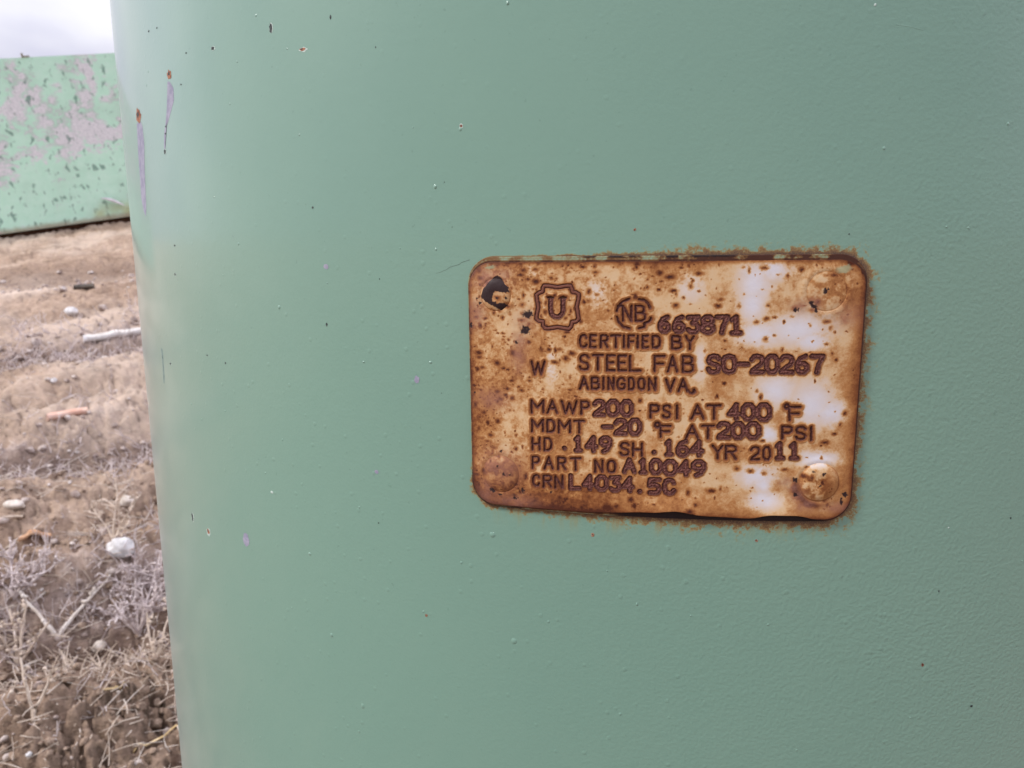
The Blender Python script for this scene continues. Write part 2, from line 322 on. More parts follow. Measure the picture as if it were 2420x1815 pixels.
def make_tank():
    # wall, shoulders and rounded head as one turned profile (r, z, seam rows)
    prof = []
    ztop = 1.22
    for k in range(9): prof.append((TR_ * math.sin(math.pi / 2 * k / 9) , .12 - .085 * math.cos(math.pi / 2 * k / 9)))
    prof += [(TR_, z) for z in np.linspace(.12, ztop, 56)]
    for k in range(1, 13): prof.append((TR_ * math.cos(math.pi / 2 * k / 12), ztop + .11 * math.sin(math.pi / 2 * k / 12)))
    prof = np.array(prof)
    na = 720; a = np.linspace(-math.pi, math.pi, na + 1)
    A, PR = np.meshgrid(a, prof[:, 0]); PZ = np.repeat(prof[:, 1:2], na + 1, 1)
    V = np.stack([TX + PR * np.sin(A), TY - PR * np.cos(A), PZ], -1).reshape(-1, 3)
    S = np.stack([A * TR_ * 1000, (PZ - CAM_Z) * 1000, 0 * A], -1).reshape(-1, 3)
    verts = [V]; sf = [S]; quads = [grid_quads(len(prof), na + 1)]; mi = [np.zeros(len(quads[0]), int)]; tris = []; tmi = []
    off = len(V)
    idx = {'g': 1, 'r': 2, 'k': 3, 'w': 4, 'p': 4, 'b': 0, 's': 5}
    def fan(pts, h_rim, h_mid, mat, rows=2):
        nonlocal off
        pts = np.array(pts); c = pts.mean(0); n = len(pts); P = [];
        for k in range(rows):
            f = 1 - k / rows; P.append(np.column_stack([c + (pts - c) * f, np.full(n, h_rim + (h_mid - h_rim) * (1 - f * f))]))
        P.append(np.array([[*c, h_mid]])); P = np.concatenate(P)
        verts.append(surf(P[:, 0], P[:, 1], P[:, 2])); sf.append(np.column_stack([P[:, 0], P[:, 1], 0 * P[:, 0]]))
        for k in range(rows):
            for j in range(n):
                a_, b_ = off + k * n + j, off + k * n + (j + 1) % n
                if k < rows - 1: tris.extend([(a_, b_, b_ + n), (a_, b_ + n, a_ + n)]); tmi.extend([mat, mat])
                else: tris.append((a_, b_, off + rows * n)); tmi.append(mat)
        off += len(P)
    def ring(cx, cz, w, h, n=18, jag=.22):
        ph = np.linspace(0, 2 * math.pi, n, endpoint=False); j = 1 + jag * (rng.random(n) - .5) * 2
        return np.column_stack([cx + w * j * np.cos(ph), cz + h * j * np.sin(ph)])[::1]
    for kd, pts in STREAKS:
        fan(pts, .03, .05, idx[kd], 1)
    for kd, s, z, a_, b_ in BLOBS:
        if kd == 'b': fan(ring(s, z, a_ * 1.1, b_ * 1.1, 16, .08), -.02, .20, 0, 4)
        elif kd == 'w': fan(ring(s, z, a_, b_, 12), .02, .10, 4, 2)
        elif kd == 'g': fan(ring(s, z, a_, b_, 20, .12), .05, .07, 1, 1)
        elif kd == 'p':
            fan(ring(s, z, a_, b_), .03, .05, 4, 1); fan(ring(s - .1 * a_, z + .1 * b_, a_ * .7, b_ * .6), .05, .08, 2, 1); fan(ring(s - .3 * a_, z + .2 * b_, a_ * .3, b_ * .3), .08, .1, 3, 1)
        elif kd == 'r':
            fan(ring(s, z, a_, b_), .06, .08, 2, 1); fan(ring(s - .1 * a_, z + .2 * b_, a_ * .4, b_ * .4), .08, .1, 3, 1)
        else:
            if a_ * b_ > .35: fan(ring(s + .18 * a_, z, a_ * .98, b_ * 1.0), .03, .05, 4, 1)
            fan(ring(s, z, a_ * .8, b_ * .85), .05, .08, 3, 1)
    # a few dozen stray pits and nibs so that the coat is not clean between the marked ones
    for _ in range(60):
        s = rng.uniform(-255, 80); z = rng.uniform(-175, 75); q = rng.uniform(.12, .34)
        du, dv = s - PL_AZ * TR_ * 1000, z - (PL_Z - CAM_Z) * 1000
        if abs(du) < 57 and abs(dv) < 41: continue
        if rng.random() < .72: fan(ring(s, z, q * 1.5, q * 1.7, 12, .1), -.02, .13, 0, 3)
        else: fan(ring(s, z, q * .55, q * rng.uniform(.5, 1.), 9), .02, .04, 3, 1)
    def ribbon(pts, w0, w1, h, mat):
        nonlocal off
        pts = np.array(pts); d = np.gradient(pts, axis=0); nrm = np.column_stack([-d[:, 1], d[:, 0]]); nrm /= np.linalg.norm(nrm, axis=1)[:, None]
        wd = np.linspace(w0, w1, len(pts))[:, None]
        P = np.stack([pts - nrm * wd, pts, pts + nrm * wd], 1); H = np.tile([-.02, h, -.02], (len(pts), 1)) if mat == 0 else np.full((len(pts), 3), h)
        verts.append(surf(P[..., 0].ravel(), P[..., 1].ravel(), H.ravel())); sf.append(np.column_stack([P[..., 0].ravel(), P[..., 1].ravel(), 0 * H.ravel()]))
        qd = grid_quads(len(pts), 3, off, True); quads.append(qd); mi.append(np.full(len(qd), mat)); off += len(pts) * 3
    ribbon([(-110.1,-9.31),(-108.9,-9.1),(-107.75,-8.6),(-106.8,-8.3),(-105.94,-7.67),(-104.29,-7.2),(-103.1,-6.9),(-102.14,-6.29),(-99.9,-5.6)], .02, .05, .02, 3)
    ribbon([(3.48,48.56),(6.61,48.1),(9.79,47.36)], .2, .1, .05, 0)
    o = mesh_np('shell', np.concatenate(verts), np.concatenate(quads), [PAINT, PRIMER, CHIP_RUST, CHIP_DARK, CHIP_PALE, SCUFF], attrs={'surf': np.concatenate(sf)},
                mat_idx=np.concatenate([np.concatenate(mi), np.array(tmi, int)]), tris=np.array(tris))
    to_tank(o)
    # base ring the tank stands on
    pr = np.array([(.235, -.03), (.245, -.03), (.245, .10), (.235, .10), (.235, -.03)]); a = np.linspace(-math.pi, math.pi, 97)
    A, PR = np.meshgrid(a, pr[:, 0]); PZ = np.repeat(pr[:, 1:2], 97, 1)
    to_tank(mesh_np('base_ring', np.stack([TX + PR * np.sin(A), TY - PR * np.cos(A), PZ], -1).reshape(-1, 3), grid_quads(5, 97), PAINT, smooth=False))
make_tank()

# ------------------------------------------------------------------ stamped data plate (all lengths in mm on the plate)
GLYPH = {
 'A': [[(0,0),(.5,1),(1,0)],[(.2,.38),(.8,.38)]],
 'B': [[(0,0),(0,1),(.65,1),(.9,.9),(.9,.65),(.65,.53),(0,.53)],[(.65,.53),(1,.4),(1,.13),(.7,0),(0,0)]],
 'C': [[(1,.78),(.85,.94),(.5,1),(.15,.9),(0,.65),(0,.35),(.15,.1),(.5,0),(.85,.06),(1,.22)]],
 'D': [[(0,0),(0,1),(.6,1),(.9,.85),(1,.6),(1,.4),(.9,.15),(.6,0),(0,0)]],
 'E': [[(1,1),(0,1),(0,0),(1,0)],[(0,.52),(.8,.52)]],
 'F': [[(1,1),(0,1),(0,0)],[(0,.5),(.85,.5)]],
 'G': [[(1,.78),(.85,.94),(.5,1),(.15,.9),(0,.65),(0,.35),(.15,.1),(.5,0),(.85,.06),(1,.2),(1,.45),(.6,.45)]],
 'H': [[(0,0),(0,1)],[(1,0),(1,1)],[(0,.5),(1,.5)]],
 'I': [[(.5,0),(.5,1)]],
 'L': [[(0,1),(0,0),(1,0)]],
 'M': [[(0,0),(0,1),(.5,.4),(1,1),(1,0)]],
 'N': [[(0,0),(0,1),(1,0),(1,1)]],
 'O': [[(.5,1),(.15,.92),(0,.68),(0,.32),(.15,.08),(.5,0),(.85,.08),(1,.32),(1,.68),(.85,.92),(.5,1)]],
 'P': [[(0,0),(0,1),(.7,1),(1,.88),(1,.62),(.7,.48),(0,.48)]],
 'R': [[(0,0),(0,1),(.7,1),(1,.88),(1,.65),(.7,.52),(0,.52)],[(.5,.52),(1,0)]],
 'S': [[(1,.82),(.8,.97),(.5,1),(.15,.93),(.02,.75),(.15,.58),(.5,.5),(.85,.42),(1,.25),(.85,.06),(.5,0),(.15,.05),(0,.2)]],
 'T': [[(0,1),(1,1)],[(.5,1),(.5,0)]],
 'V': [[(0,1),(.5,0),(1,1)]],
 'W': [[(0,1),(.25,0),(.5,.85),(.75,0),(1,1)]],
 'Y': [[(0,1),(.5,.5),(1,1)],[(.5,.5),(.5,0)]],
 '0': [[(.3,1),(.7,1),(1,.75),(1,.25),(.7,0),(.3,0),(0,.25),(0,.75),(.3,1)]],
 '1': [[(.1,.82),(.55,1),(.55,0)],[(.1,0),(1,0)]],
 '2': [[(0,.78),(.2,.97),(.5,1),(.85,.93),(1,.72),(.85,.5),(.1,.12),(0,0),(1,0)]],
 '3': [[(0,.98),(1,1),(.45,.6),(.8,.55),(1,.35),(.95,.15),(.7,0),(.25,0),(0,.14)]],
 '4': [[(.72,0),(.72,1),(0,.32),(1,.32)]],
 '5': [[(1,1),(.1,1),(.05,.56),(.55,.62),(.9,.5),(1,.28),(.85,.07),(.5,0),(.1,.03)]],
 '6': [[(.85,1),(.35,.85),(.05,.5),(.05,.2),(.3,0),(.7,0),(1,.18),(1,.38),(.72,.55),(.3,.52),(.05,.38)]],
 '7': [[(0,1),(1,1),(.6,.45),(.45,0)]],
 '8': [[(.3,1),(.7,1),(.95,.85),(.9,.65),(.5,.53),(.1,.65),(.05,.85),(.3,1)],[(.5,.53),(.95,.38),(1,.15),(.7,0),(.3,0),(0,.15),(.05,.38),(.5,.53)]],
 '9': [[(.95,.62),(.7,.46),(.3,.46),(.03,.6),(.03,.82),(.3,1),(.7,1),(.97,.82),(.97,.5),(.7,.15),(.3,0)]],
 '-': [[(.05,.5),(.95,.5)]],
 '.': [[(0,0),(0,.001)]],
}
# character, stroke (0 = narrow die, 1 = wide hand stamp), lower left u,v  lower right u,v  upper left u,v
RUNS = [('C',0,-19.82,11.49,-18.11,11.52,-19.83,14.63),('E',0,-17.1,11.53,-15.76,11.55,-17.11,14.64),('R',0,-14.39,11.56,-12.7,11.59,-14.42,14.64),
('T',0,-11.7,11.59,-9.42,11.63,-11.74,14.64),('I',0,-8.5,11.64,-8.5,11.64,-8.55,14.65),('F',0,-7.35,11.64,-5.93,11.66,-7.39,14.64),
('I',0,-5.01,11.67,-5.01,11.67,-5.07,14.64),('E',0,-3.75,11.67,-2.46,11.69,-3.8,14.63),('D',0,-1.24,11.69,0.52,11.71,-1.3,14.62),
('B',0,3.63,11.46,5.77,11.48,3.55,14.59),('Y',0,7.02,11.43,8.95,11.44,6.93,14.62),('S',0,-19.8,5.48,-17.58,5.54,-19.81,9.43),
('T',0,-16.31,5.52,-13.87,5.58,-16.34,9.44),('E',0,-12.74,5.56,-10.81,5.6,-12.78,9.45),('E',0,-9.81,5.58,-7.89,5.62,-9.86,9.45),
('L',0,-6.89,5.59,-4.26,5.65,-6.95,9.43),('F',0,-0.64,5.59,1.85,5.64,-0.72,9.44),('A',0,2.68,5.55,4.98,5.59,2.59,9.47),
('B',0,6.43,5.5,8.89,5.53,6.32,9.49),('A',0,-19.78,0.46,-17.68,0.53,-19.79,3.45),('B',0,-16.65,0.51,-14.82,0.57,-16.67,3.49),
('I',0,-13.63,0.57,-13.63,0.57,-13.66,3.54),('N',0,-12.32,0.57,-10.99,0.61,-12.35,3.55),('G',0,-9.99,0.59,-8.18,0.64,-10.02,3.56),
('D',0,-7.06,0.62,-5.75,0.65,-7.1,3.59),('O',0,-4.63,0.63,-3.09,0.67,-4.68,3.6),('N',0,-1.98,0.64,-0.32,0.68,-2.03,3.61),
('V',0,2.4,0.43,4.4,0.47,2.33,3.43),('A',0,5.5,0.43,7.73,0.46,5.42,3.48),('.',0,9.17,0.56,9.17,0.56,9.17,0.56),
('W',0,-32.78,3.87,-29.3,4.0,-32.75,7.32),('N',0,-8.84,18.46,-6.75,18.48,-8.89,22.28),('B',0,-5.66,18.49,-3.35,18.51,-5.72,22.3),
('6',1,0.38,15.92,2.55,15.93,0.3,19.5),('6',1,3.96,15.86,6.19,15.87,3.87,19.52),('3',1,7.44,15.8,9.87,15.81,7.33,19.54),
('8',1,10.87,15.73,13.55,15.74,10.75,19.56),('7',1,14.44,15.65,17.08,15.66,14.3,19.57),('1',1,17.97,15.58,20.1,15.58,17.81,19.57),
('S',1,12.73,5.55,15.35,5.57,12.59,9.66),('O',1,16.39,5.58,19.17,5.6,16.23,9.68),('-',1,20.18,5.6,22.44,5.61,20.01,9.69),
('2',1,23.38,5.62,26.06,5.62,23.2,9.69),('0',1,27.0,5.62,29.69,5.62,26.81,9.68),('2',1,30.62,5.62,33.31,5.62,30.42,9.67),
('6',1,34.36,5.61,36.94,5.6,34.14,9.65),('7',1,38.11,5.6,40.86,5.58,37.88,9.62),('M',0,-32.86,-6.58,-29.61,-6.41,-32.84,-3.31),
('A',0,-28.46,-6.46,-25.9,-6.34,-28.45,-3.2),('W',0,-24.59,-6.41,-20.62,-6.23,-24.59,-3.14),('P',0,-19.38,-6.29,-17.44,-6.21,-19.39,-3.02),
('2',1,-15.86,-6.37,-13.52,-6.28,-15.88,-2.69),('0',1,-12.45,-6.3,-9.8,-6.2,-12.49,-2.61),('0',1,-8.8,-6.23,-6.37,-6.15,-8.84,-2.54),
('P',0,-1.42,-6.63,0.61,-6.57,-1.49,-3.4),('S',0,1.79,-6.65,3.5,-6.6,1.72,-3.34),('I',0,5.29,-6.65,5.29,-6.65,5.2,-3.28),
('A',0,8.97,-6.72,11.92,-6.66,8.86,-3.22),('T',0,12.97,-6.69,16.15,-6.63,12.85,-3.18),('4',1,18.3,-6.5,20.71,-6.47,18.16,-2.82),
('0',1,21.73,-6.57,24.38,-6.55,21.58,-2.82),('0',1,25.4,-6.66,28.33,-6.65,25.23,-2.82),('F',0,33.33,-6.82,35.98,-6.82,33.15,-3.44),
('M',0,-32.75,-11.79,-29.74,-11.61,-32.72,-8.57),('D',0,-28.54,-11.67,-26.61,-11.57,-28.53,-8.46),('M',0,-25.42,-11.63,-22.39,-11.47,-25.42,-8.41),
('T',0,-21.19,-11.56,-18.67,-11.43,-21.19,-8.33),('-',1,-13.69,-11.29,-11.35,-11.2,-13.73,-7.72),('2',1,-10.34,-11.22,-7.77,-11.12,-10.38,-7.59),
('0',1,-6.71,-11.15,-4.14,-11.06,-6.77,-7.47),('F',0,1.26,-11.73,3.7,-11.66,1.19,-8.82),('A',0,7.75,-11.86,10.72,-11.79,7.66,-8.6),
('T',0,11.75,-11.9,14.71,-11.84,11.65,-8.55),('2',1,15.87,-11.47,18.41,-11.43,15.74,-7.76),('0',1,19.37,-11.45,22.03,-11.42,19.22,-7.76),
('0',1,23.0,-11.45,25.85,-11.42,22.85,-7.77),('P',0,31.8,-11.68,34.09,-11.67,31.64,-8.56),('S',0,35.22,-11.89,37.55,-11.89,35.04,-8.64),
('I',0,39.02,-12.07,39.02,-12.07,38.82,-8.72),('H',0,-32.68,-16.92,-30.72,-16.79,-32.66,-13.67),('D',0,-29.35,-16.85,-27.49,-16.74,-29.33,-13.52),
('.',1,-23.9,-15.86,-23.9,-15.86,-23.9,-15.86),('1',1,-20.94,-16.32,-19.59,-16.25,-20.95,-12.68),('4',1,-17.89,-16.29,-15.43,-16.17,-17.91,-12.62),
('9',1,-14.23,-16.25,-11.72,-16.13,-14.26,-12.54),('S',0,-8.95,-17.15,-6.87,-17.06,-8.99,-13.74),('H',0,-5.73,-17.11,-3.49,-17.02,-5.78,-13.75),
('.',1,-0.38,-15.9,-0.38,-15.9,-0.38,-15.9),('1',1,2.75,-16.39,4.05,-16.34,2.66,-12.79),('6',1,5.63,-16.5,8.09,-16.43,5.54,-12.81),
('4',1,9.18,-16.45,11.82,-16.38,9.07,-12.76),('Y',0,14.63,-17.21,17.05,-17.16,14.52,-13.79),('R',0,17.92,-17.19,20.4,-17.15,17.79,-13.78),
('2',0,24.28,-17.29,26.28,-17.26,24.14,-14.03),('0',0,27.31,-17.29,29.0,-17.28,27.16,-14.02),('1',1,30.56,-16.79,32.06,-16.78,30.37,-12.94),
('1',1,34.07,-16.8,35.65,-16.8,33.87,-12.95),('P',0,-32.69,-22.08,-30.93,-21.96,-32.67,-18.87),('A',0,-29.37,-22.02,-27.06,-21.86,-29.36,-18.81),
('R',0,-25.59,-21.93,-23.67,-21.81,-25.59,-18.72),('T',0,-22.14,-21.89,-19.6,-21.73,-22.15,-18.68),('N',0,-15.57,-22.03,-13.7,-21.92,-15.59,-18.93),
('O',0,-12.29,-22.0,-10.36,-21.89,-12.32,-18.82),('A',1,-7.97,-21.53,-5.39,-21.4,-8.01,-18.24),('1',1,-3.76,-21.51,-2.52,-21.45,-3.82,-18.14),
('0',1,-0.95,-21.56,1.4,-21.46,-1.02,-18.11),('0',1,2.48,-21.78,5.28,-21.67,2.4,-18.26),('4',1,6.18,-21.77,8.61,-21.69,6.09,-18.19),
('9',1,9.72,-21.78,12.55,-21.7,9.61,-18.13),('C',0,-32.6,-27.14,-30.89,-27.0,-32.58,-24.08),('R',0,-29.66,-27.16,-27.6,-27.0,-29.65,-24.02),
('N',0,-26.39,-27.18,-24.45,-27.04,-26.38,-23.95),('L',1,-22.21,-26.97,-19.89,-26.81,-22.22,-23.39),('4',1,-18.6,-26.91,-16.37,-26.77,-18.62,-23.34),
('0',1,-15.2,-26.88,-12.62,-26.73,-15.23,-23.32),('3',1,-11.41,-26.85,-9.22,-26.72,-11.44,-23.29),('4',1,-8.14,-26.85,-5.8,-26.72,-8.19,-23.28),
('.',1,-3.86,-26.71,-3.86,-26.71,-3.86,-26.71),('5',1,-1.43,-27.06,1.2,-26.94,-1.5,-23.42),('C',1,2.56,-27.01,4.88,-26.92,2.47,-23.31)]
# emblem outlines and loose strokes: style, points (2 = narrow double line)
POLYS = [(2,[(-29.29,27.32),(-28.15,27.32),(-25.77,26.96),(-23.41,27.34),(-22.29,27.34),(-21.92,26.49),(-21.79,25.75),(-20.93,25.64),(-20.19,25.15),(-20.24,24.05),(-20.72,21.96),(-20.3,19.62),(-20.22,18.76),(-20.91,18.13),(-21.9,17.99),(-22.15,16.87),(-22.77,16.16),(-23.65,16.3),(-25.79,16.61),(-28.2,16.21),(-29.09,16.25),(-29.59,16.99),(-29.64,17.99),(-30.74,18.18),(-31.38,18.72),(-31.29,19.72),(-30.84,21.73),(-31.21,23.96),(-31.33,24.96),(-30.69,25.46),(-29.68,25.83),(-29.59,26.7),(-29.29,27.32)]),(1,[(-27.53,24.12),(-27.54,21.02),(-27.29,20.03),(-26.54,19.34),(-25.41,19.36),(-24.6,20.06),(-24.28,21.06),(-24.28,24.14)]),(0,[(-28.16,24.29),(-26.9,24.3)]),
(0,[(-24.95,24.31),(-23.6,24.32)]),(0,[(-9.3,22.4),(-9.73,22.16)]),(0,[(-10.43,20.94),(-10.09,22.28),(-9.03,23.38),(-7.36,24.06)]),
(0,[(-4.87,23.99),(-3.56,23.75),(-2.6,22.91),(-2.11,21.83)]),(0,[(-10.37,19.47),(-9.92,18.26),(-8.7,16.92),(-7.13,16.52)]),(0,[(-4.74,16.64),(-3.44,16.97),(-3.46,17.95),(-2.28,18.32),(-1.82,19.17)]),
(0,[(33.0,-3.29),(32.95,-3.56),(32.77,-3.76),(32.51,-3.84),(32.25,-3.76),(32.05,-3.56),(31.97,-3.29),(32.02,-3.02),(32.2,-2.82),(32.46,-2.75),(32.72,-2.82),(32.92,-3.02),(33.0,-3.29)]),(0,[(0.94,-8.58),(0.87,-8.88),(0.67,-9.11),(0.38,-9.2),(0.08,-9.13),(-0.13,-8.91),(-0.22,-8.61),(-0.15,-8.3),(0.06,-8.07),(0.35,-7.98),(0.64,-8.06),(0.86,-8.27),(0.94,-8.58)]),(0,[(7.8,0.73),(8.36,0.12),(9.0,0.01),(9.59,0.39),(9.33,0.88)])]
WHITE = [(23.0,27.8,2.7,4.16),(22.8,22.6,2.21,3.12),(24.7,15.3,4.17,2.08),(33.9,16.4,5.39,2.47),(29.6,.9,3.19,2.86),(38.5,-2.7,3.68,3.9),(43.4,-4.9,2.94,2.34),(25.9,-21.6,3.19,2.08),(27.7,-23.9,1.47,2.08),(40.7,-17.0,3.68,1.43),(7.6,27.0,2.21,2.34),(-27.7,6.7,1.35,3.38),(-32.4,31.9,1.47,1.17),(27.4,31.5,2.7,2.08),(10.5,7.9,1.47,3.12),(-29.7,22.0,.98,1.56),(-15.8,25.5,2.21,2.34),(28.2,-10.4,1.96,1.56),(27.9,-28.1,2.94,1.56),(37.5,13.5,2.94,1.56)]
DARK = [(-33.8,19.8,1.23,.99),(-34.5,15.6,1.18,1.04),(-36.9,12.4,.34,.52),(-44.3,-29.3,.78,.73),(-37.8,-31.0,.73,.52),(-35.6,-28.6,.44,.73),(-41.6,-17.9,.39,.36),(-42.2,-30.4,.49,.26),(-40.8,-24.2,.39,.42),(-39.0,-24.2,.34,.31),(-42.5,-22.1,.37,.39),(-27.6,-28.5,.34,.42),(37.0,23.0,.54,.68),(37.6,22.1,.64,.68),(38.3,21.1,.49,.68),(40.3,25.9,.69,.73),(33.5,21.2,.64,.57),(35.5,-22.6,.64,.68),(35.8,-26.7,.44,.65),(42.4,-20.9,.49,.47),(41.7,-24.1,.32,.39),(48.4,-26.6,.69,.68),(47.6,-28.3,.34,1.04),(39.7,-20.3,.37,.31),(-47.7,23.9,.34,.36),(-46.9,22.6,.39,.47),(-49.7,16.6,.34,.68),(-50.4,10.5,.34,.42),(-49.0,-1.8,.29,.31)]
PURPLE = [(-34.9,18.2,2.33,2.6),(-35.7,12.8,1.72,3.12),(-36.3,8.2,1.72,2.86),(-45.0,29.6,4.66,3.12),(-47.9,20.2,2.21,3.38),(-40.2,30.4,1.96,1.56),(-41.8,-22.3,5.15,4.16),(-38.9,-31.7,5.63,1.56),(-46.2,-29.6,1.96,3.64),(33.4,-23.1,1.47,1.04),(35.2,-24.6,1.47,1.3),(36.7,-27.2,1.47,1.56),(38.8,-29.5,1.96,1.3),(46.2,-30.1,2.94,1.3),(34.7,22.1,2.21,1.56),(37.7,22.5,1.72,1.82),(45.3,19.4,3.19,2.34),(-43.7,-3.5,3.92,2.34)]
GREENISH = [(44.5,31.3,2.08,1.04),(-44.2,32.3,1.47,.47)]
BLACK_SCALE = [(-42.3,29.9),(-40.9,29.6),(-40.0,28.1),(-39.1,27.1),(-38.6,25.6),(-40.5,25.6),(-42.4,25.9),(-43.2,24.8),(-43.1,23.3),(-41.7,22.8),(-39.8,22.9),(-39.0,22.2),(-41.0,20.8),(-43.0,22.1),(-45.1,23.0),(-46.6,24.2),(-46.2,26.1),(-44.2,28.4)]
RIVETS = [(-42.5, 24.9, 4.4, .9), (40.6, 25.8, 5.2, .26), (-41.8, -24.4, 5.4, .8), (41.6, -23.3, 5.3, 1.1)]

def seg_dist(U, V, a, b):
    ax_, ay_ = a; bx, by = b; dx, dy = bx - ax_, by - ay_; l2 = dx * dx + dy * dy + 1e-12
    t = np.clip(((U - ax_) * dx + (V - ay_) * dy) / l2, 0, 1)
    return np.hypot(U - ax_ - t * dx, V - ay_ - t * dy)
def stroke_fields(U, V):
    dthin = np.full(U.shape, 9.); dthick = np.full(U.shape, 9.); dline = np.full(U.shape, 9.)
    tgt = {0: dthin, 1: dthick, 2: dline}
    def stroke(style, pts):
        D = tgt[style]
        pts = np.array(pts)
        x0, y0 = pts.min(0) - 2.6; x1, y1 = pts.max(0) + 2.6
        m = (U >= x0) & (U <= x1) & (V >= y0) & (V <= y1)
        if not m.any(): return
        u, v = U[m], V[m]; best = D[m]
        for a, b in zip(pts[:-1], pts[1:]): best = np.minimum(best, seg_dist(u, v, a, b))
        D[m] = best
    for ch, style, x0, y0, x1, y1, x2, y2 in RUNS:
        for pl in GLYPH[ch]:
            stroke(style, [(x0 + (x1 - x0) * p + (x2 - x0) * q, y0 + (y1 - y0) * p + (y2 - y0) * q) for p, q in pl])
    for style, pts in POLYS: stroke(style, pts)
    return dthin, dthick, dline
SPOTS = []
while len(SPOTS) < 820:
    u = rng.uniform(-49, 49); v = rng.uniform(-33, 33)
    dens = np.clip(.62 - .012 * u + .008 * v, .15, 1)
    if rng.random() < dens:
        r_ = .20 + .72 * rng.random() ** 2.2
        SPOTS.append((u, v, r_, rng.uniform(.42, 1.0), rng.random() < .40, rng.uniform(.6, 1.6)))
for _ in range(520):
    u = rng.uniform(-49, 49); v = rng.uniform(-33, 33)
    if rng.random() < np.clip(.6 - .009 * u, .2, 1): SPOTS.append((u, v, rng.uniform(.10, .21), rng.uniform(.55, 1.05), rng.random() < .25, rng.uniform(.8, 1.25)))
_gc = np.array([((r_[4] + r_[6]) / 2, (r_[5] + r_[7]) / 2) for r_ in RUNS])
SPOTS = [(u, v, min(r_, .3), min(s, .45), False, a) if np.hypot(_gc[:, 0] - u, (_gc[:, 1] - v) * .8).min() < 2.9 else (u, v, r_, s, c, a) for u, v, r_, s, c, a in SPOTS]
def ell(U, V, e, grow=1.):
    return np.hypot((U - e[0]) / (e[2] * grow), (V - e[1]) / (e[3] * grow))
HW, HH, RC = PL_W / 2, PL_H / 2, 6.6
def edge_dist(U, V, hw=HW, hh=HH, rc=RC):
    qx = np.abs(U) - hw + rc; qy = np.abs(V) - hh + rc
    return -(np.hypot(np.maximum(qx, 0), np.maximum(qy, 0)) + np.minimum(np.maximum(qx, qy), 0) - rc)
def plate_masks(U, V):
    dthin, dthick, dline = stroke_fields(U, V)
    nlow = fbm(U * .13 + 3, V * .13, 4, 101); nmid = fbm(U * .55, V * .55, 4, 131, .6); nfin = fbm(U * 2.2, V * 2.2, 3, 161, .6)
    wu, wv = U + 1.6 * (nmid - .5) + .5 * (nfin - .5), V + 1.6 * (fbm(U * .55 + 40, V * .55, 4, 171, .6) - .5) + .5 * (nfin - .5)
    left = sstep(10, -45, U)
    jag = (fbm(U * 2.0 + 31, V * 2.0, 3, 191, .65) - .5)
    dthin = dthin + .26 * jag; dthick = dthick + .20 * jag; dline = dline + .14 * jag
    white = np.zeros_like(U)
    for e in WHITE: white = np.maximum(white, (.95 if e[0] > 18 else .55) * np.exp(-.75 * ell(wu, wv, e, 1.3) ** 2))
    white = white * sstep(.02, .25, white)
    rust = .20 + .50 * (nlow - .42) + .30 * (nmid - .5) + .07 * left - .5 * white
    # freckles of rust
    dark = np.zeros_like(U)
    jx, jy = U + .55 * (nfin - .5) + .3 * (nmid - .5), V + .55 * (fbm(U * 2.2 + 9, V * 2.2, 3, 181, .6) - .5)
    spot = np.zeros_like(U)
    for u, v, r_, s, core, asp in SPOTS:
        m = (np.abs(U - u) < 3.4 * r_) & (np.abs(V - v) < 3.4 * r_)
        if not m.any(): continue
        q = np.hypot((jx[m] - u) / (r_ * asp), (jy[m] - v) * asp ** .5 / r_)
        spot[m] = np.maximum(spot[m], 1.12 * s * (.60 * np.exp(-.55 * q ** 2) + .40 * np.exp(-3.0 * q ** 2)))
        if core: dark[m] = np.maximum(dark[m], .55 * sstep(.36, .14, q))
    mott = fbm(U * 1.1 + 20, V * 1.1, 4, 201, .65)
    patchy = sstep(.40, .74, mott) * (.05 + .16 * left + .10 * sstep(15, 33, V)) * sstep(.3, .6, nlow + .12)
    # rust creeping in from the rim: broad on the right, narrow on top
    e = edge_dist(U, V)
    wdt = np.where(V < -HH + 8, .9, .75) + sstep(40, 50, U) * 1.5 * sstep(-30, -8, V + 0 * U) * sstep(33, 12, V)
    rim = np.exp(-np.clip(e, 0, None) / wdt * (.6 + .9 * nmid))
    # rust round the stamping
    d = np.minimum(np.minimum(dthin, dthick), dline)
    halo = np.exp(-(np.clip(d - .40, 0, None) / (.40 + .80 * nmid)) ** 2)
    rust = np.maximum(np.maximum(rust + patchy, rust * .6 + spot), .66 * halo)
    rust = rust + .55 * rim
    cq = np.hypot(U - 41.6, V + 23.3); ca = np.degrees(np.arctan2(V + 23.3, U - 41.6)) % 360
    rust = rust + .75 * np.exp(-((cq - 6.1 - 1.2 * (nmid - .5)) / .8) ** 2) * sstep(165, 190, ca) * sstep(285, 255, ca)
    rust = rust + .22 * sstep(8, 3, np.hypot(wu - 41.5, wv - 26)) * sstep(.3, .65, nmid) + .25 * sstep(6, 3, np.hypot(wu + 41.8, wv + 24.4)) * sstep(.4, .6, nmid)
    rust = rust + .38 * sstep(5.5, 1.5, np.hypot(wu - 40.4, wv + 24)) * sstep(.36, .6, nmid)
    low = sstep(-20, -32, V) * sstep(30, -10, U) * .3
    rust = rust + low * (.4 + nmid)
    pur = np.zeros_like(U)
    for q in PURPLE: pur = np.maximum(pur, np.exp(-.8 * ell(wu, wv, q, 1.1) ** 2))
    pur = np.clip(pur * (.55 + .9 * (nmid - .2)), 0, 1)
    for q in DARK: dark = np.maximum(dark, sstep(1.2, .75, ell(jx, jy, q) + 1.5 * (nfin - .5)))
    # black flaked scale on the upper left rivet
    m = (U > -48) & (U < -37) & (V > 19) & (V < 31.5)
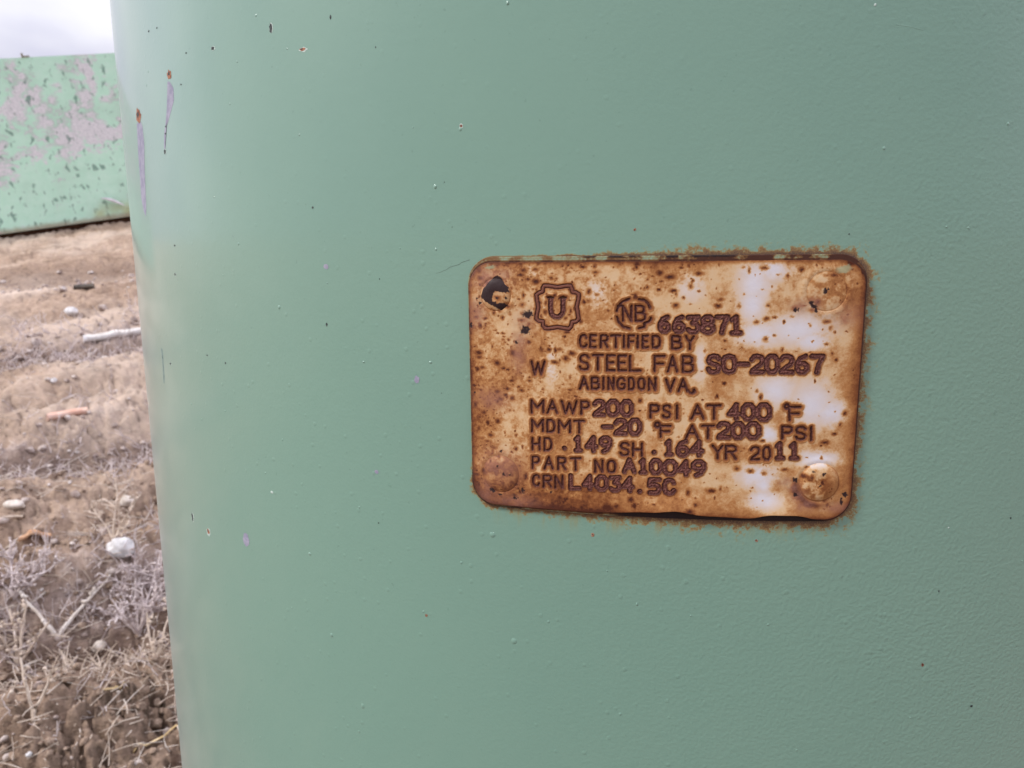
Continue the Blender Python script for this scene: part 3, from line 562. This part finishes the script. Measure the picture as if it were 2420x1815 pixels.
    if m.any():
        x = jx[m] - .1 * (nfin[m] - .5); y = jy[m]; ins = np.zeros(x.shape, bool); P = BLACK_SCALE
        for (xa, ya), (xb, yb) in zip(P, P[1:] + P[:1]):
            ins ^= ((ya > y) != (yb > y)) & (x < (xb - xa) * (y - ya) / (yb - ya + 1e-9) + xa)
        for q in ((-42.0, 24.0, .32, .32), (-39.5, 24.1, .3, .45)): ins |= ell(x, y, q) < 1
        dark[m] = np.maximum(dark[m], ins * 1.)
    grn = np.zeros_like(U)
    for q in GREENISH: grn = np.maximum(grn, sstep(1.2, .6, ell(wu, wv, q)))
    # letters: floor of the stroke and its darker walls
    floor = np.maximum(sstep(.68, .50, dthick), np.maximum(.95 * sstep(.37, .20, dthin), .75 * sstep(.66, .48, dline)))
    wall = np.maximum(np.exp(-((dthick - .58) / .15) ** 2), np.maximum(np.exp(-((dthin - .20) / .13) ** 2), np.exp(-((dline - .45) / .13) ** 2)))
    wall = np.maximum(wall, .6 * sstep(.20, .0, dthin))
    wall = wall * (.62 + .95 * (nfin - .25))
    bead = sstep(.62, .3, dthick) * sstep(.52, .70, fbm(U * 2.6, V * 2.6, 2, 221))
    hgt = -.30 * sstep(.62, .44, dthick) + .13 * sstep(.40, .05, dthick) + .16 * bead * sstep(.55, .3, dthick)
    hgt = np.minimum(hgt, 0) + np.where(dthick < .6, 0, 0)
    hgt = hgt - .34 * sstep(.36, .08, dthin) - .24 * sstep(.22, .04, np.abs(dline - .45))
    hgt = hgt + .10 * np.exp(-((np.minimum(dthin - .12, dthick) - .72) / .16) ** 2)          # burr thrown up by the die
    hgt = hgt - .06 * np.clip(dark, 0, 1) + .03 * (nfin - .5) * np.clip(rust, 0, 1) + .05 * (nmid - .5)
    return dict(rust=np.clip(rust, 0, 1.4), white=np.clip(white * (1 - halo), 0, 1), dark=np.clip(dark, 0, 1), purple=pur, greenish=grn,
                floor=np.clip(floor, 0, 1), wall=np.clip(wall, 0, 1)), hgt
def plate_metal():
    m = NB('rusted_plate')
    sv = m.attr('surf', True)
    f1 = m.noise(1.6, 4, .65, sv); f2 = m.noise(6.5, 3, .7, sv)
    rust = m.math('ADD', m.attr('rust'), m.math('ADD', m.math('MULTIPLY', m.math('SUBTRACT', f1, .5), .34), m.math('MULTIPLY', m.math('SUBTRACT', f2, .5), .26)))
    cream = m.mix(m.attr('white'), (.66, .47, .285), (.69, .68, .75))
    r2 = rust
    rc = m.ramp(r2, [(.0, (.70, .54, .35)), (.20, (.64, .405, .205)), (.42, (.44, .20, .070)), (.66, (.24, .082, .026)), (1., (.085, .022, .010))])
    col = m.mix(m.maprange(r2, .02, .34), cream, rc)
    col = m.mix(m.math('MULTIPLY', m.attr('purple'), .72), col, m.ramp(f1, [(.3, (.22, .095, .075)), (.7, (.42, .20, .14))]))
    col = m.mix(m.math('MULTIPLY', m.attr('greenish'), .75), col, (.34, .37, .23))
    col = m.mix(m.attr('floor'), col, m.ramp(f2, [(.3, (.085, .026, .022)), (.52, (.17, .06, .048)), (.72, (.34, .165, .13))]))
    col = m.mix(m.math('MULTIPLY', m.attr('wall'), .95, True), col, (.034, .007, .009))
    col = m.mix(m.attr('dark'), col, m.ramp(f2, [(.35, (.012, .006, .006)), (.7, (.06, .032, .035))]))
    rough = m.math('ADD', .40, m.math('MULTIPLY', rust, .3), True)
    nr = m.bump(f2, m.math('MULTIPLY', m.math('ADD', .15, rust, True), .5), .00022)
    return m.done(col, rough, nr, spec=.22)
PLATE_M = plate_metal()
def lift(U, V):
    """how far the plate stands off the shell: it bows away along the lower right edge"""
    b = sstep(-26, -HH, V) * (np.exp(-((U - 6) / 9) ** 2) * .9 + np.exp(-((U - 34) / 6) ** 2) * .7)
    return 1.45 + b
def low_edge(U):
    """the bent lower edge, which leaves the bracket showing as a dark slot"""
    return 1.25 * np.exp(-((U - 4) / 9.) ** 2) * (1 - .2 * np.cos(U * .5)) + .30 * sstep(-20, -8, U) * sstep(30, 16, U) + 1.25 * np.exp(-((U - 33) / 6.5) ** 4)
def sheet(hw, hh, rc, nx, ny, cu=0., cv=0.):
    t = np.linspace(-1, 1, ny); v = t * hh
    dy = np.clip(np.abs(v) - (hh - rc), 0, None); wdt = hw - (rc - np.sqrt(np.clip(rc * rc - dy * dy, 0, None)))
    # pack rows towards the rounded ends so that the corners stay round
    U = np.linspace(-1, 1, nx)[None] * wdt[:, None] + cu; V = np.repeat(v[:, None], nx, 1) + cv
    return U, V
def build_sheet(name, parent, U, V, H, thick, mat, attrs, inherit=None):
    ny, nx = U.shape
    s, z = plate_to_shell(U, V)
    top = surf(s.ravel(), z.ravel(), H.ravel())
    i = np.arange(ny * nx).reshape(ny, nx)
    loop = np.concatenate([i[0, :], i[1:, -1], i[-1, -2::-1], i[-2:0:-1, 0]])
    n0 = len(top); rows = [loop]; verts = [top]; S = [np.stack([U.ravel(), V.ravel(), 0 * U.ravel()], -1)]; at = {k: [a.ravel()] for k, a in attrs.items()}
    for k, (ins, dep) in enumerate(((-.06, .07), (-.06, thick))):
        cu, cv = U.mean(), V.mean()
        lu, lv = U.ravel()[loop], V.ravel()[loop]; d = np.stack([lu - cu, lv - cv], -1); d /= np.linalg.norm(d, axis=1)[:, None]
        lu2, lv2 = lu - d[:, 0] * ins, lv - d[:, 1] * ins
        ss, zz = plate_to_shell(lu2, lv2)
        verts.append(surf(ss, zz, H.ravel()[loop] - dep)); S.append(np.stack([lu2, lv2, 0 * lu2 + dep], -1)); rows.append(n0 + k * len(loop) + np.arange(len(loop)))
        for q in at: at[q].append(attrs[q].ravel()[loop] if q != 'rust' else attrs[q].ravel()[loop] + .1 * (k + 1))
    quads = [grid_quads(ny, nx)]
    for a, b in zip(rows[:-1], rows[1:]): quads.append(np.stack([a, np.roll(a, -1), np.roll(b, -1), b], -1)[:, ::-1])
    A = {k: np.concatenate(a) for k, a in at.items()}; A['surf'] = np.concatenate(S)
    o = mesh_np(name, np.concatenate(verts), np.concatenate(quads), mat, attrs=A)
    return to_tank(o)
def build_plate():
    # bracket welded to the shell, painted with it
    U, V = sheet(50.5, 34.45, 7.2, 560, 400, 0, .35)
    e = edge_dist(U, V - .35, 50.5, 34.45, 7.2); nm = fbm(U * .35, V * .35, 4, 301, .6); nf = fbm(U * 1.8, V * 1.8, 3, 311, .6)
    ed = edge_dist(U, V)
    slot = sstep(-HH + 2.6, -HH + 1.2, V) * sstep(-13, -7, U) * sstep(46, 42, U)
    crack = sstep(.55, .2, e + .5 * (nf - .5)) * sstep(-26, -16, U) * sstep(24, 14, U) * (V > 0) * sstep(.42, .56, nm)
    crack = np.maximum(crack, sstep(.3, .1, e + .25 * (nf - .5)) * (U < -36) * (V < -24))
    rustb = np.exp(-np.clip(ed + .9, 0, None) / .45) * .3 + .55 * sstep(.25, .7, nm) * sstep(-30, 20, U) + .25 * sstep(.35, .6, nm) + sstep(40, 46, U) * .5
    rustb = np.clip(rustb + np.maximum(sstep(.2, -.3, -ed - .55) * .6, 0), 0, 1)
    H = .95 + .06 * (nf - .5) - .2 * slot
    m = NB('bracket_paint'); sv = m.attr('surf', True); f1 = m.noise(1.8, 4, .65, sv); f2 = m.noise(7, 3, .7, sv)
    r = m.math('ADD', m.attr('rust'), m.math('MULTIPLY', m.math('SUBTRACT', f1, .5), .7))
    col = m.ramp(r, [(.1, (.250, .412, .335)), (.3, (.27, .29, .17)), (.55, (.20, .10, .035)), (.9, (.065, .02, .010))])
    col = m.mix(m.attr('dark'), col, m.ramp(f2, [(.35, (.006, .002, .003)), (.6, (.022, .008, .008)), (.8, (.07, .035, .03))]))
    m.done(col, .6, m.bump(f2, .4, .0002), spec=.35)
    br = build_sheet('bracket', None, U, V, H, 1.2, m.m, dict(rust=rustb, dark=np.clip(np.maximum(slot, crack), 0, 1)))
    U, V = sheet(HW, HH, RC, 860, 580)
    V = V + low_edge(U) * sstep(-HH + 7, -HH, V) * .98
    masks, hg = plate_masks(U, V)
    e = edge_dist(U, V)
    H = lift(U, V) + hg + .0 * e
    for cu, cv, r_, h_ in RIVETS:                     # the sheet is drawn up a little round each rivet
        q = np.hypot(U - cu, V - cv) / r_; H = H + .12 * np.exp(-((q - 1.12) / .16) ** 2) - .10 * sstep(1.0, .9, q)
    pl = build_sheet('data_plate', None, U, V, H, .55, PLATE_M, masks)
    for cu, cv, r_, h_ in RIVETS:
        nr_, na = 34, 96
        rad = np.concatenate([np.linspace(0, .82, 20), np.linspace(.84, 1.0, 14)]); A, Q = np.meshgrid(np.linspace(0, 2 * math.pi, na + 1), rad)
        U2, V2 = cu + r_ * Q * np.cos(A), cv + r_ * Q * np.sin(A)
        mk, hg = plate_masks(U2, V2)
        prof = h_ * (1 - np.clip(Q, 0, 1) ** 3.4) * (1 - .18 * np.exp(-(Q / .45) ** 2)) + .06 * (fbm(U2 * 1.1, V2 * 1.1, 3, 330) - .5)
        Hh = 1.40 + prof + lift(U2, V2) - 1.45
        mk = dict(mk); mk['rust'] = mk['rust'] + .16 * np.exp(-((Q - .96) / .05) ** 2)
        s, z = plate_to_shell(U2, V2)
        mk = {k: v.ravel() for k, v in mk.items()}; mk['surf'] = np.stack([U2.ravel(), V2.ravel(), 0 * U2.ravel()], -1)
        o = mesh_np('rivet', surf(s.ravel(), z.ravel(), Hh.ravel()), grid_quads(nr_, na + 1, flip=True), PLATE_M, attrs=mk)
        o.parent = pl
build_plate()

# ------------------------------------------------------------------ peeling steel bin at the top of the slope
def bin_paint():
    m = NB('peeling_mint_paint')
    a = m.noise(2.7, 6, .62, m.scale((1, 1, 1.5)), .5); b = m.noise(13., 4, .65, m.scale((1, 1, 1.3))); c = m.noise(3.2, 3, .55); fine = m.noise(60., 3, .6)
    sep = m.n('ShaderNodeSeparateXYZ'); m.put(m.co, sep.inputs[0])
    paint = m.mix(m.maprange(b, .3, .7), (.53, .84, .67), (.60, .88, .73))
    paint = m.mix(m.maprange(c, .45, .65, 0, .5), paint, (.47, .70, .57))
    # paint lost in ragged patches down to chalky grey primer, less towards the foot
    loss = m.math('SUBTRACT', m.math('ADD', m.math('MULTIPLY', a, .75), m.math('MULTIPLY', b, .35)), m.maprange(sep.outputs[2], .62, .25, 0, .10))
    col = m.mix(m.maprange(loss, .52, .60), paint, m.mix(m.maprange(fine, .35, .65), (.64, .65, .68), (.78, .78, .81)))
    dk = m.noise(17., 3, .6, m.scale((1.3, 1, .8)), .3)
    col = m.mix(m.maprange(dk, .575, .66, 0, .75), col, (.13, .24, .20))
    edge = m.math('SUBTRACT', 1., m.math('MULTIPLY', m.math('ABSOLUTE', m.math('SUBTRACT', loss, .56)), 28.), True)
    col = m.mix(m.math('MULTIPLY', edge, m.maprange(c, .4, .6, 0., .25)), col, (.20, .20, .19))
    foot = m.math('MULTIPLY', m.maprange(sep.outputs[2], .16, .03), m.maprange(m.noise(2.5, 3, .5), .45, .62))
    col = m.mix(m.math('MULTIPLY', foot, .75), col, (.46, .47, .20))
    col = m.mix(m.maprange(m.math('ADD', sep.outputs[2], m.math('MULTIPLY', b, .05)), .075, .03, 0, .8), col, (.34, .27, .19))
    return m.done(col, .7, m.bump(loss, .5, .01), spec=.3)
def box_bm(x0, x1, y0, y1, z0, z1):
    v = np.array([(x, y, z) for z in (z0, z1) for y in (y0, y1) for x in (x0, x1)], float)
    q = np.array([(0, 2, 3, 1), (4, 5, 7, 6), (0, 1, 5, 4), (2, 6, 7, 3), (0, 4, 6, 2), (1, 3, 7, 5)]); return v, q
def boxes(name, L_, mat, parent=None):
    V, Q, o = [], [], 0
    for b in L_:
        v, q = box_bm(*b); V.append(v); Q.append(q + o); o += 8
    return mesh_np(name, np.concatenate(V), np.concatenate(Q), mat, parent, smooth=False)
BIN_PAINT = bin_paint()
RUSTY = flat_mat('brown_rusty_steel', (.10, .045, .025), (.20, .10, .06), 30, .9)
def make_bin():
    c = D0 * 7.0
    r = tag(empty('steel_bin', (0, 0, 0)), 'mint green steel bin with peeling paint behind the tank', 'bin')
    r.matrix_world = Matrix.Translation((c[0], c[1], .905)) @ Matrix.Rotation(R(30), 4, 'Z') @ Matrix.Rotation(R(-9.0), 4, 'Y')
    x0, x1, d, h, t = -2.7, 2.3, 1.7, 1.215, .012
    boxes('bin_body', [(x0, x1, 0, t, .0, h), (x0, x1, d - t, d, .0, h), (x0, x0 + t, t + .002, d - t - .002, .0, h), (x1 - t, x1, t + .002, d - t - .002, .0, h), (x0 + t + .002, x1 - t - .002, t + .002, d - t - .002, .002, .014)], BIN_PAINT, r)
    boxes('skid', [(x0 + .1, x1 - .1, .10, .20, -.16, -.002)], RUSTY, r); boxes('skid', [(x0 + .1, x1 - .1, d - .3, d - .2, -.16, -.002)], RUSTY, r)
    # small lug welded to the top edge
    boxes('lug', [(.098, .112, -.012, .028, h + .001, h + .028), (.112, .150, -.006, .022, h + .001, h + .011)], flat_mat('lug_metal', (.16, .15, .12), (.42, .40, .34), 60), r)
    # a curl of paint hanging off near the foot
    n = 16; tt = np.linspace(0, 1, n); x = .36 + .15 * tt; z = .165 - .075 * tt ** 1.6; y = -.012 - .02 * np.sin(tt * math.pi)
    V = np.concatenate([np.column_stack([x, y, z + .011 * np.sin(tt * 3.0)]), np.column_stack([x, y - .012, z - .004 - .011 * np.sin(tt * 3.0)]), ])
    q = [(i, i + 1, n + i + 1, n + i) for i in range(n - 1)]
    o = mesh_np('paint_curl', V, q, flat_mat('curled_paint', (.62, .58, .60), (.74, .70, .72), 40), r)
    s = o.modifiers.new('thick', 'SOLIDIFY'); s.thickness = .002
make_bin()

# ------------------------------------------------------------------ loose things on the ground
def gz(x, y): return float(ground_z(x, y))
def tube(path, r0, r1, sides=5, jit=0.):
    """tapered tube along a list of points -> verts, quads, tris"""
    P = np.array(path, float); n = len(P); T = np.gradient(P, axis=0); T /= np.linalg.norm(T, axis=1)[:, None] + 1e-9
    up = np.array([.31, .17, .93]); A = np.cross(T, up); A /= np.linalg.norm(A, axis=1)[:, None] + 1e-9; B = np.cross(T, A)
    rad = np.linspace(r0, r1, n) * (1 + jit * (rng.random(n) - .5)); ph = np.linspace(0, 2 * math.pi, sides, endpoint=False)
    V = (P[:, None] + rad[:, None, None] * (A[:, None] * np.cos(ph)[None, :, None] + B[:, None] * np.sin(ph)[None, :, None])).reshape(-1, 3)
    Q = [(i * sides + k, i * sides + (k + 1) % sides, (i + 1) * sides + (k + 1) % sides, (i + 1) * sides + k) for i in range(n - 1) for k in range(sides)]
    return V, np.array(Q)
class Acc:
    def __init__(s): s.V, s.Q, s.o = [], [], 0
    def add(s, v, q): s.V.append(v); s.Q.append(np.asarray(q) + s.o); s.o += len(v)
    def make(s, name, mat, loc=(0, 0, 0)):
        return mesh_np(name, np.concatenate(s.V) - np.array(loc), np.concatenate(s.Q), mat, loc=loc)
def stone_mesh(n=9, seed=0, rough=.35):
    lat = np.linspace(0, math.pi, n); lon = np.linspace(0, 2 * math.pi, 2 * n + 1); A, B = np.meshgrid(lon, lat)
    X, Y, Z = np.sin(B) * np.cos(A), np.sin(B) * np.sin(A), np.cos(B)
    k = 1 + rough * (fbm(X * 1.3 + seed * 3.1 + Z * 1.7, Y * 1.3 - Z * 1.1 + seed, 3, 400 + seed) - .5) * 2
    return np.stack([X * k, Y * k, Z * k], -1).reshape(-1, 3), grid_quads(n, 2 * n + 1)
def rot2(v, a):
    c, s = math.cos(a), math.sin(a); return np.column_stack([c * v[:, 0] - s * v[:, 1], s * v[:, 0] + c * v[:, 1], v[:, 2]])
WHITE_ST = flat_mat('white_stone', (.52, .50, .50), (.76, .74, .75), 60, .85)
PALE_ST = flat_mat('pale_stone', (.52, .46, .40), (.70, .62, .56), 90, .9)
def stone(x, y, a, b, c, rotz, label, mat, seed, group='loose stones on the earth'):
    v, q = stone_mesh(13, seed); v = rot2(v * np.array([a, b, c]), rotz); z = gz(x, y) + c * .7
    o = mesh_np('stone', v, q, mat, loc=(x, y, z)); return tag(o, label, 'stone', group)
stone(-.782, 1.456, .024, .020, .020, .5, 'rounded white stone among the dry weeds', WHITE_ST, 1)
stone(-1.128, 1.671, .024, .016, .010, .2, 'flat pale stone at the left edge of the earth', PALE_ST, 2)
stone(-2.083, 3.664, .027, .022, .022, 0, 'white stone on the far pale strip of earth', WHITE_ST, 3)
stone(-1.509, 2.507, .010, .009, .010, 0, 'tiny round white pebble in the middle of the slope', WHITE_ST, 4)
stone(-.684, .976, .004, .0035, .0035, 0, 'tiny white pebble at the very bottom of the earth', WHITE_ST, 5)
stone(-.773, 1.328, .012, .010, .010, .8, 'small tan stone below the dry shrub', PALE_ST, 6)
stone(-.93, 1.78, .016, .014, .013, .3, 'small cream stone close beside the tank edge', PALE_ST, 7)
def slab(name, p, q, w0, th, mat, label, cat, bend=.0, group=None, nseg=9, curl=0.):
    """a flat splinter, leaf or strip lying from p to q on the ground"""
    p, q = np.array(p), np.array(q); t = np.linspace(0, 1, nseg); d = (q - p) / np.linalg.norm(q - p); nrm = np.array([-d[1], d[0]])
    ctr = p + (q - p) * t[:, None] + nrm * (bend * np.sin(t * math.pi))[:, None]
    wd = w0 * (.25 + .75 * np.sin(math.pi * np.clip(t * .9 + .06, 0, 1)) ** .6) * (1 + .25 * (rng.random(nseg) - .5))
    z = np.array([gz(*c) for c in ctr]); k = np.polyfit(t, z, 1); z = np.maximum(np.polyval(k, t), z - .004) + .010 + curl * np.sin(t * math.pi)
    loc = np.array([*ctr.mean(0), z.mean()])
    L_ = np.column_stack([ctr + nrm * wd[:, None], z]); M_ = np.column_stack([ctr, z + th]); R_ = np.column_stack([ctr - nrm * wd[:, None], z]); B_ = np.column_stack([ctr, z - th])
    V = np.stack([L_, M_, R_, B_], 1).reshape(-1, 3) - loc
    Q = [(i * 4 + k, i * 4 + (k + 1) % 4, i * 4 + 4 + (k + 1) % 4, i * 4 + 4 + k) for i in range(nseg - 1) for k in range(4)] + [(0, 1, 2, 3), tuple((nseg - 1) * 4 + k for k in (3, 2, 1, 0))]
    return tag(mesh_np(name, V, Q, mat, loc=loc), label, cat, group)
PINK = flat_mat('pinkish_wood', (.62, .36, .27), (.76, .55, .46), 25, .8)
BLEACH = flat_mat('bleached_wood', (.60, .56, .52), (.80, .77, .76), 30, .85)
STRAW_M = flat_mat('yellow_straw', (.56, .40, .20), (.76, .60, .38), 60, .8)
PALE_STRAW = flat_mat('pale_straw', (.60, .52, .46), (.78, .72, .68), 60, .8)
GREY_WEED = flat_mat('grey_weed', (.46, .38, .37), (.78, .69, .68), 60, .9)
TAN_WEED = flat_mat('tan_weed', (.52, .42, .34), (.74, .62, .53), 60, .9)
slab('wood_chip', (-1.335, 2.165), (-1.256, 2.235), .013, .012, PINK, 'pinkish splinter of wood lying in a rut', 'wood chip', .006)
slab('bark_strip', (-1.80, 3.23), (-1.60, 3.37), .019, .018, BLEACH, 'long white bleached strip lying against the tank edge', 'bark strip', .012, nseg=14)
slab('dead_leaf', (-1.088, 1.61), (-1.04, 1.65), .016, .006, flat_mat('leaf_brown', (.42, .22, .12), (.62, .40, .26), 50), 'curled orange brown leaf at the left edge', 'leaf', .004, curl=.006)
slab('straw_stalk', (-.572, 1.040), (-.508, 1.068), .0028, .002, STRAW_M, 'yellow straw at the bottom beside the tank', 'straw', .004, 'stray straws on the earth')
slab('straw_stalk', (-.908, 1.326), (-.878, 1.356), .0032, .0025, PALE_STRAW, 'white straw lying left of the forked weed', 'straw', .002, 'stray straws on the earth')
slab('straw_stalk', (-.872, 1.256), (-.848, 1.276), .0028, .002, PALE_STRAW, 'short pale straw under the left weed stems', 'straw', .002, 'stray straws on the earth')
slab('straw_stalk', (-.640, 1.088), (-.608, 1.11), .0025, .002, STRAW_M, 'short tan straw on the crumbled earth', 'straw', .003, 'stray straws on the earth')
slab('twig', (-1.13, 1.628), (-1.098, 1.65), .0025, .003, TAN_WEED, 'tan twig lying near the flat pale stone', 'twig', .004)
slab('twig', (-2.29, 4.075), (-2.185, 4.075), .018, .014, flat_mat('dark_wood', (.05, .04, .035), (.12, .10, .085), 30), 'short black stick on the pale earth far up the slope', 'twig', .004)

def weed(x, y, stems, mat, label, seed, twigs=5, r0=.0016, spread=.35, tw_len=.4):
    """a dry weed: crooked stems from one root with forked side twigs; stems = (dx along the slope, dy, height)"""
    rg = np.random.default_rng(seed); acc = Acc(); z0 = gz(x, y) - .004
    for dx, dy, h in stems:
        n = 11; t = np.linspace(0, 1, n); wob = np.cumsum(rg.normal(0, .10, (n, 2)), 0) * .12 * h; wob -= wob[0]
        P = np.column_stack([x + dx * t + wob[:, 0], y + dy * t + wob[:, 1], z0 + h * (t ** .85)])
        P[1:, 2] = np.maximum(P[1:, 2], ground_z(P[1:, 0], P[1:, 1]) + .008)
        acc.add(*tube(P, r0, r0 * .45, 5, .3))
        for _ in range(twigs):
            k = rg.integers(3, n - 1); ln = tw_len * h * rg.uniform(.3, 1.) * (1.1 - t[k] * .5); dr = rg.normal(0, 1, 3); dr[2] = abs(dr[2]) * .7 + .25; dr /= np.linalg.norm(dr)
            m_ = 6; s = np.linspace(0, 1, m_)[:, None]; Q = P[k] + dr * ln * s + np.cumsum(rg.normal(0, .05 * ln, (m_, 3)), 0) * s
            acc.add(*tube(Q, r0 * .6, r0 * .3, 4, .3))
            for _ in range(3):
                j = rg.integers(2, m_); d2 = dr + rg.normal(0, .7, 3); d2 /= np.linalg.norm(d2); l2 = ln * rg.uniform(.2, .45)
                acc.add(*tube([Q[j], Q[j] + d2 * l2 * .5 + rg.normal(0, .02 * l2, 3), Q[j] + d2 * l2], r0 * .4, r0 * .28, 4))
                if rg.random() < .5:
                    v, q = stone_mesh(5, int(rg.integers(50)), .3); acc.add(v * r0 * rg.uniform(.6, 1.0) + Q[j] + d2 * l2, q)
    o = acc.make('dry_weed', mat, (x, y, z0)); return tag(o, label, 'weed', 'dry weeds in the ruts')
weed(-.838, 1.311, [(-.07, .02, .08), (.055, .115, .075)], PALE_STRAW, 'forked pale weed with one long stem reaching the white stone', 3, 4, .0042, tw_len=.22)
weed(-.722, 1.374, [(.03, .05, .12), (-.07, .05, .10), (.05, -.02, .10), (-.03, .09, .12), (.0, -.05, .08), (-.1, .0, .06), (.06, .08, .07)], GREY_WEED, 'bushy grey dry weed beside the tank edge', 4, 15, .0028, tw_len=.6)
weed(-.885, 1.265, [(-.02, .03, .10), (.015, .03, .11), (-.05, .02, .07), (.05, .03, .075)], TAN_WEED, 'upright tan weed stems near the left edge', 5, 5, .0034, tw_len=.35)
weed(-.715, 1.04, [(-.03, .03, .085), (.025, .02, .07)], TAN_WEED, 'short thin tan weed low on the crumbled earth', 12, 4, .003, tw_len=.3)
weed(-.93, 1.342, [(-.03, .05, .09), (.05, .04, .08), (.02, .0, .05), (-.07, .02, .06), (.09, .03, .07)], GREY_WEED, 'tangled grey weed at the left edge above the forked weed', 6, 14, .0027, tw_len=.6)
weed(-.805, 1.475, [(.0, .05, .12), (.05, .03, .09), (-.06, .03, .07), (.03, .01, .05)], TAN_WEED, 'sparse cream weed around the white stone', 7, 11, .0026, tw_len=.5)
weed(-.708, 1.432, [(.01, .03, .10), (.04, .0, .08), (-.03, .02, .07)], GREY_WEED, 'small grey weed between the white stone and the tank', 8, 10, .0024, tw_len=.55)
weed(-.60, 1.19, [(.02, .05, .09), (-.03, .04, .07), (.0, .0, .06)], TAN_WEED, 'thin tan weed under the bushy grey weed', 9, 7, .0024, tw_len=.45)

# pebbles, crumbs of earth and chaff: nobody could count them
def scatter(name, count, mat, kind_label, umin, umax, build, dens=None):
    acc = Acc(); k = 0
    while k < count:
        u = umin + (umax - umin) * rng.random() ** 1.5; a = rng.uniform(-46, -16)
        x, y = u * math.sin(R(a)), u * math.cos(R(a))
        if math.hypot(x - TX, y - TY) < TR_ + .03: continue
        if dens is not None and rng.random() > dens(x, y): continue
        acc.add(*build(x, y)); k += 1
    return tag(acc.make(name, mat), kind_label, None, kind='stuff')
PB = [stone_mesh(6, 60 + i, .4) for i in range(8)]
CR = [stone_mesh(7, 80 + i, .75) for i in range(8)]
def peb(smin, smax, lib=PB):
    def f(x, y):
        v, q = lib[rng.integers(8)]; s = smin * (smax / smin) ** (rng.random() ** 2.2) * (.7 + .4 * math.hypot(x, y))
        return rot2(v * np.array([1, rng.uniform(.6, 1), rng.uniform(.5, .9)]) * s, rng.uniform(0, 6.28)) + np.array([x, y, gz(x, y) + s * .3]), q
    return f
def strip_d(x, y):
    u = x * D0[0] + y * D0[1]; v = x * D1[0] + y * D1[1]; return .12 + .88 * float(ruts(np.array(u), np.array(v))[1])
gm = NB('gravel_mix'); gf = gm.noise(45., 1, .5)
gm.done(gm.ramp(gf, [(.3, (.20, .15, .13)), (.45, (.38, .30, .27)), (.6, (.55, .47, .43)), (.72, (.70, .65, .64))]), .9, spec=.2)
scatter('pebbles', 2600, gm.m, 'grey and tan pebbles in the stony strips', 1.0, 5.5, peb(.002, .009), strip_d)
cm = NB('earth_crumbs'); cf = cm.noise(30., 3, .6); cf2 = cm.noise(240., 3, .7)
cm.done(cm.mix(cm.maprange(cf2, .4, .7), cm.ramp(cf, [(.35, (.15, .10, .074)), (.65, (.36, .26, .195))]), (.42, .32, .25)), .95, cm.bump(cf2, .5, .004), spec=.15)
scatter('earth_crumbs', 3000, cm.m, 'crumbled brown clods of dry earth', .95, 2.4, peb(.0016, .008, CR))
def blade(x, y):
    a = rng.uniform(0, 6.28); ln = rng.uniform(.012, .05) * (.6 + .4 * math.hypot(x, y)); up = rng.uniform(-.1, .5) * ln; n = 4; t = np.linspace(0, 1, n)
    bend = rng.normal(0, .2) * ln
    P = np.column_stack([x + ln * t * math.cos(a) - bend * t * t * math.sin(a), y + ln * t * math.sin(a) + bend * t * t * math.cos(a), gz(x, y) + .004 + up * t])
    return tube(P, .0011, .0005, 3)
sm = NB('chaff'); sf_ = sm.noise(20., 1, .5)
sm.done(sm.ramp(sf_, [(.35, (.42, .34, .28)), (.5, (.60, .50, .42)), (.65, (.72, .64, .58))]), .85, spec=.2)
scatter('dry_chaff', 3200, sm.m, 'bits of dry straw and chaff strewn over the earth', .95, 3.2, blade)

def twiglet(x, y):
    """a crooked scrap of dead weed standing in the stony strips"""
    k = .5 + .32 * math.hypot(x, y); h = rng.uniform(.010, .034) * k; n = 5; t = np.linspace(0, 1, n)[:, None]
    d = np.array([rng.normal(0, .7), rng.normal(0, .7), 1.]); P = np.array([x, y, gz(x, y) - .002]) + d * h * t + np.cumsum(rng.normal(0, .12 * h, (n, 3)), 0)
    V, Q = tube(P, .0013 * k, .0007 * k, 3); o = len(V); V = [V]; Q = [Q]
    for j in (2, 3):
        d2 = d + rng.normal(0, .9, 3); v, q = tube([P[j], P[j] + d2 * h * .25, P[j] + d2 * h * .5 + rng.normal(0, .1 * h, 3)], .0009 * k, .0006 * k, 3); V.append(v); Q.append(q + o); o += len(v)
    return np.concatenate(V), np.concatenate(Q)
def strip_only(x, y):
    u = x * D0[0] + y * D0[1]; v = x * D1[0] + y * D1[1]; return .03 + float(ruts(np.array(u), np.array(v))[1]) ** 1.5
scatter('dead_weed_litter', 2600, GREY_WEED, 'low grey mat of dead weed along the stony strips', 1.2, 4.2, twiglet, strip_only)

def stalk(x, y):
    """a dead grass stalk, leaning or fallen"""
    a = rng.uniform(0, 6.28); ln = rng.uniform(.03, .095); n = 6; t = np.linspace(0, 1, n); tilt = rng.uniform(.1, 1.3); bend = rng.normal(0, .25)
    hx = ln * math.cos(tilt); P = np.column_stack([x + hx * (t + bend * t * t) * math.cos(a), y + hx * (t - bend * t * t) * math.sin(a), gz(x, y) - .002 + ln * math.sin(tilt) * t * (1 - .35 * t)])
    return tube(P, .0013, .0006, 3)
def tuft_d(x, y):
    return float(sstep(.48, .62, fbm(np.array(x * 5.), np.array(y * 5.), 2, 510)))
scatter('dry_grass', 1100, TAN_WEED, 'thin dead grass stalks leaning over the near earth', .95, 1.9, stalk, tuft_d)
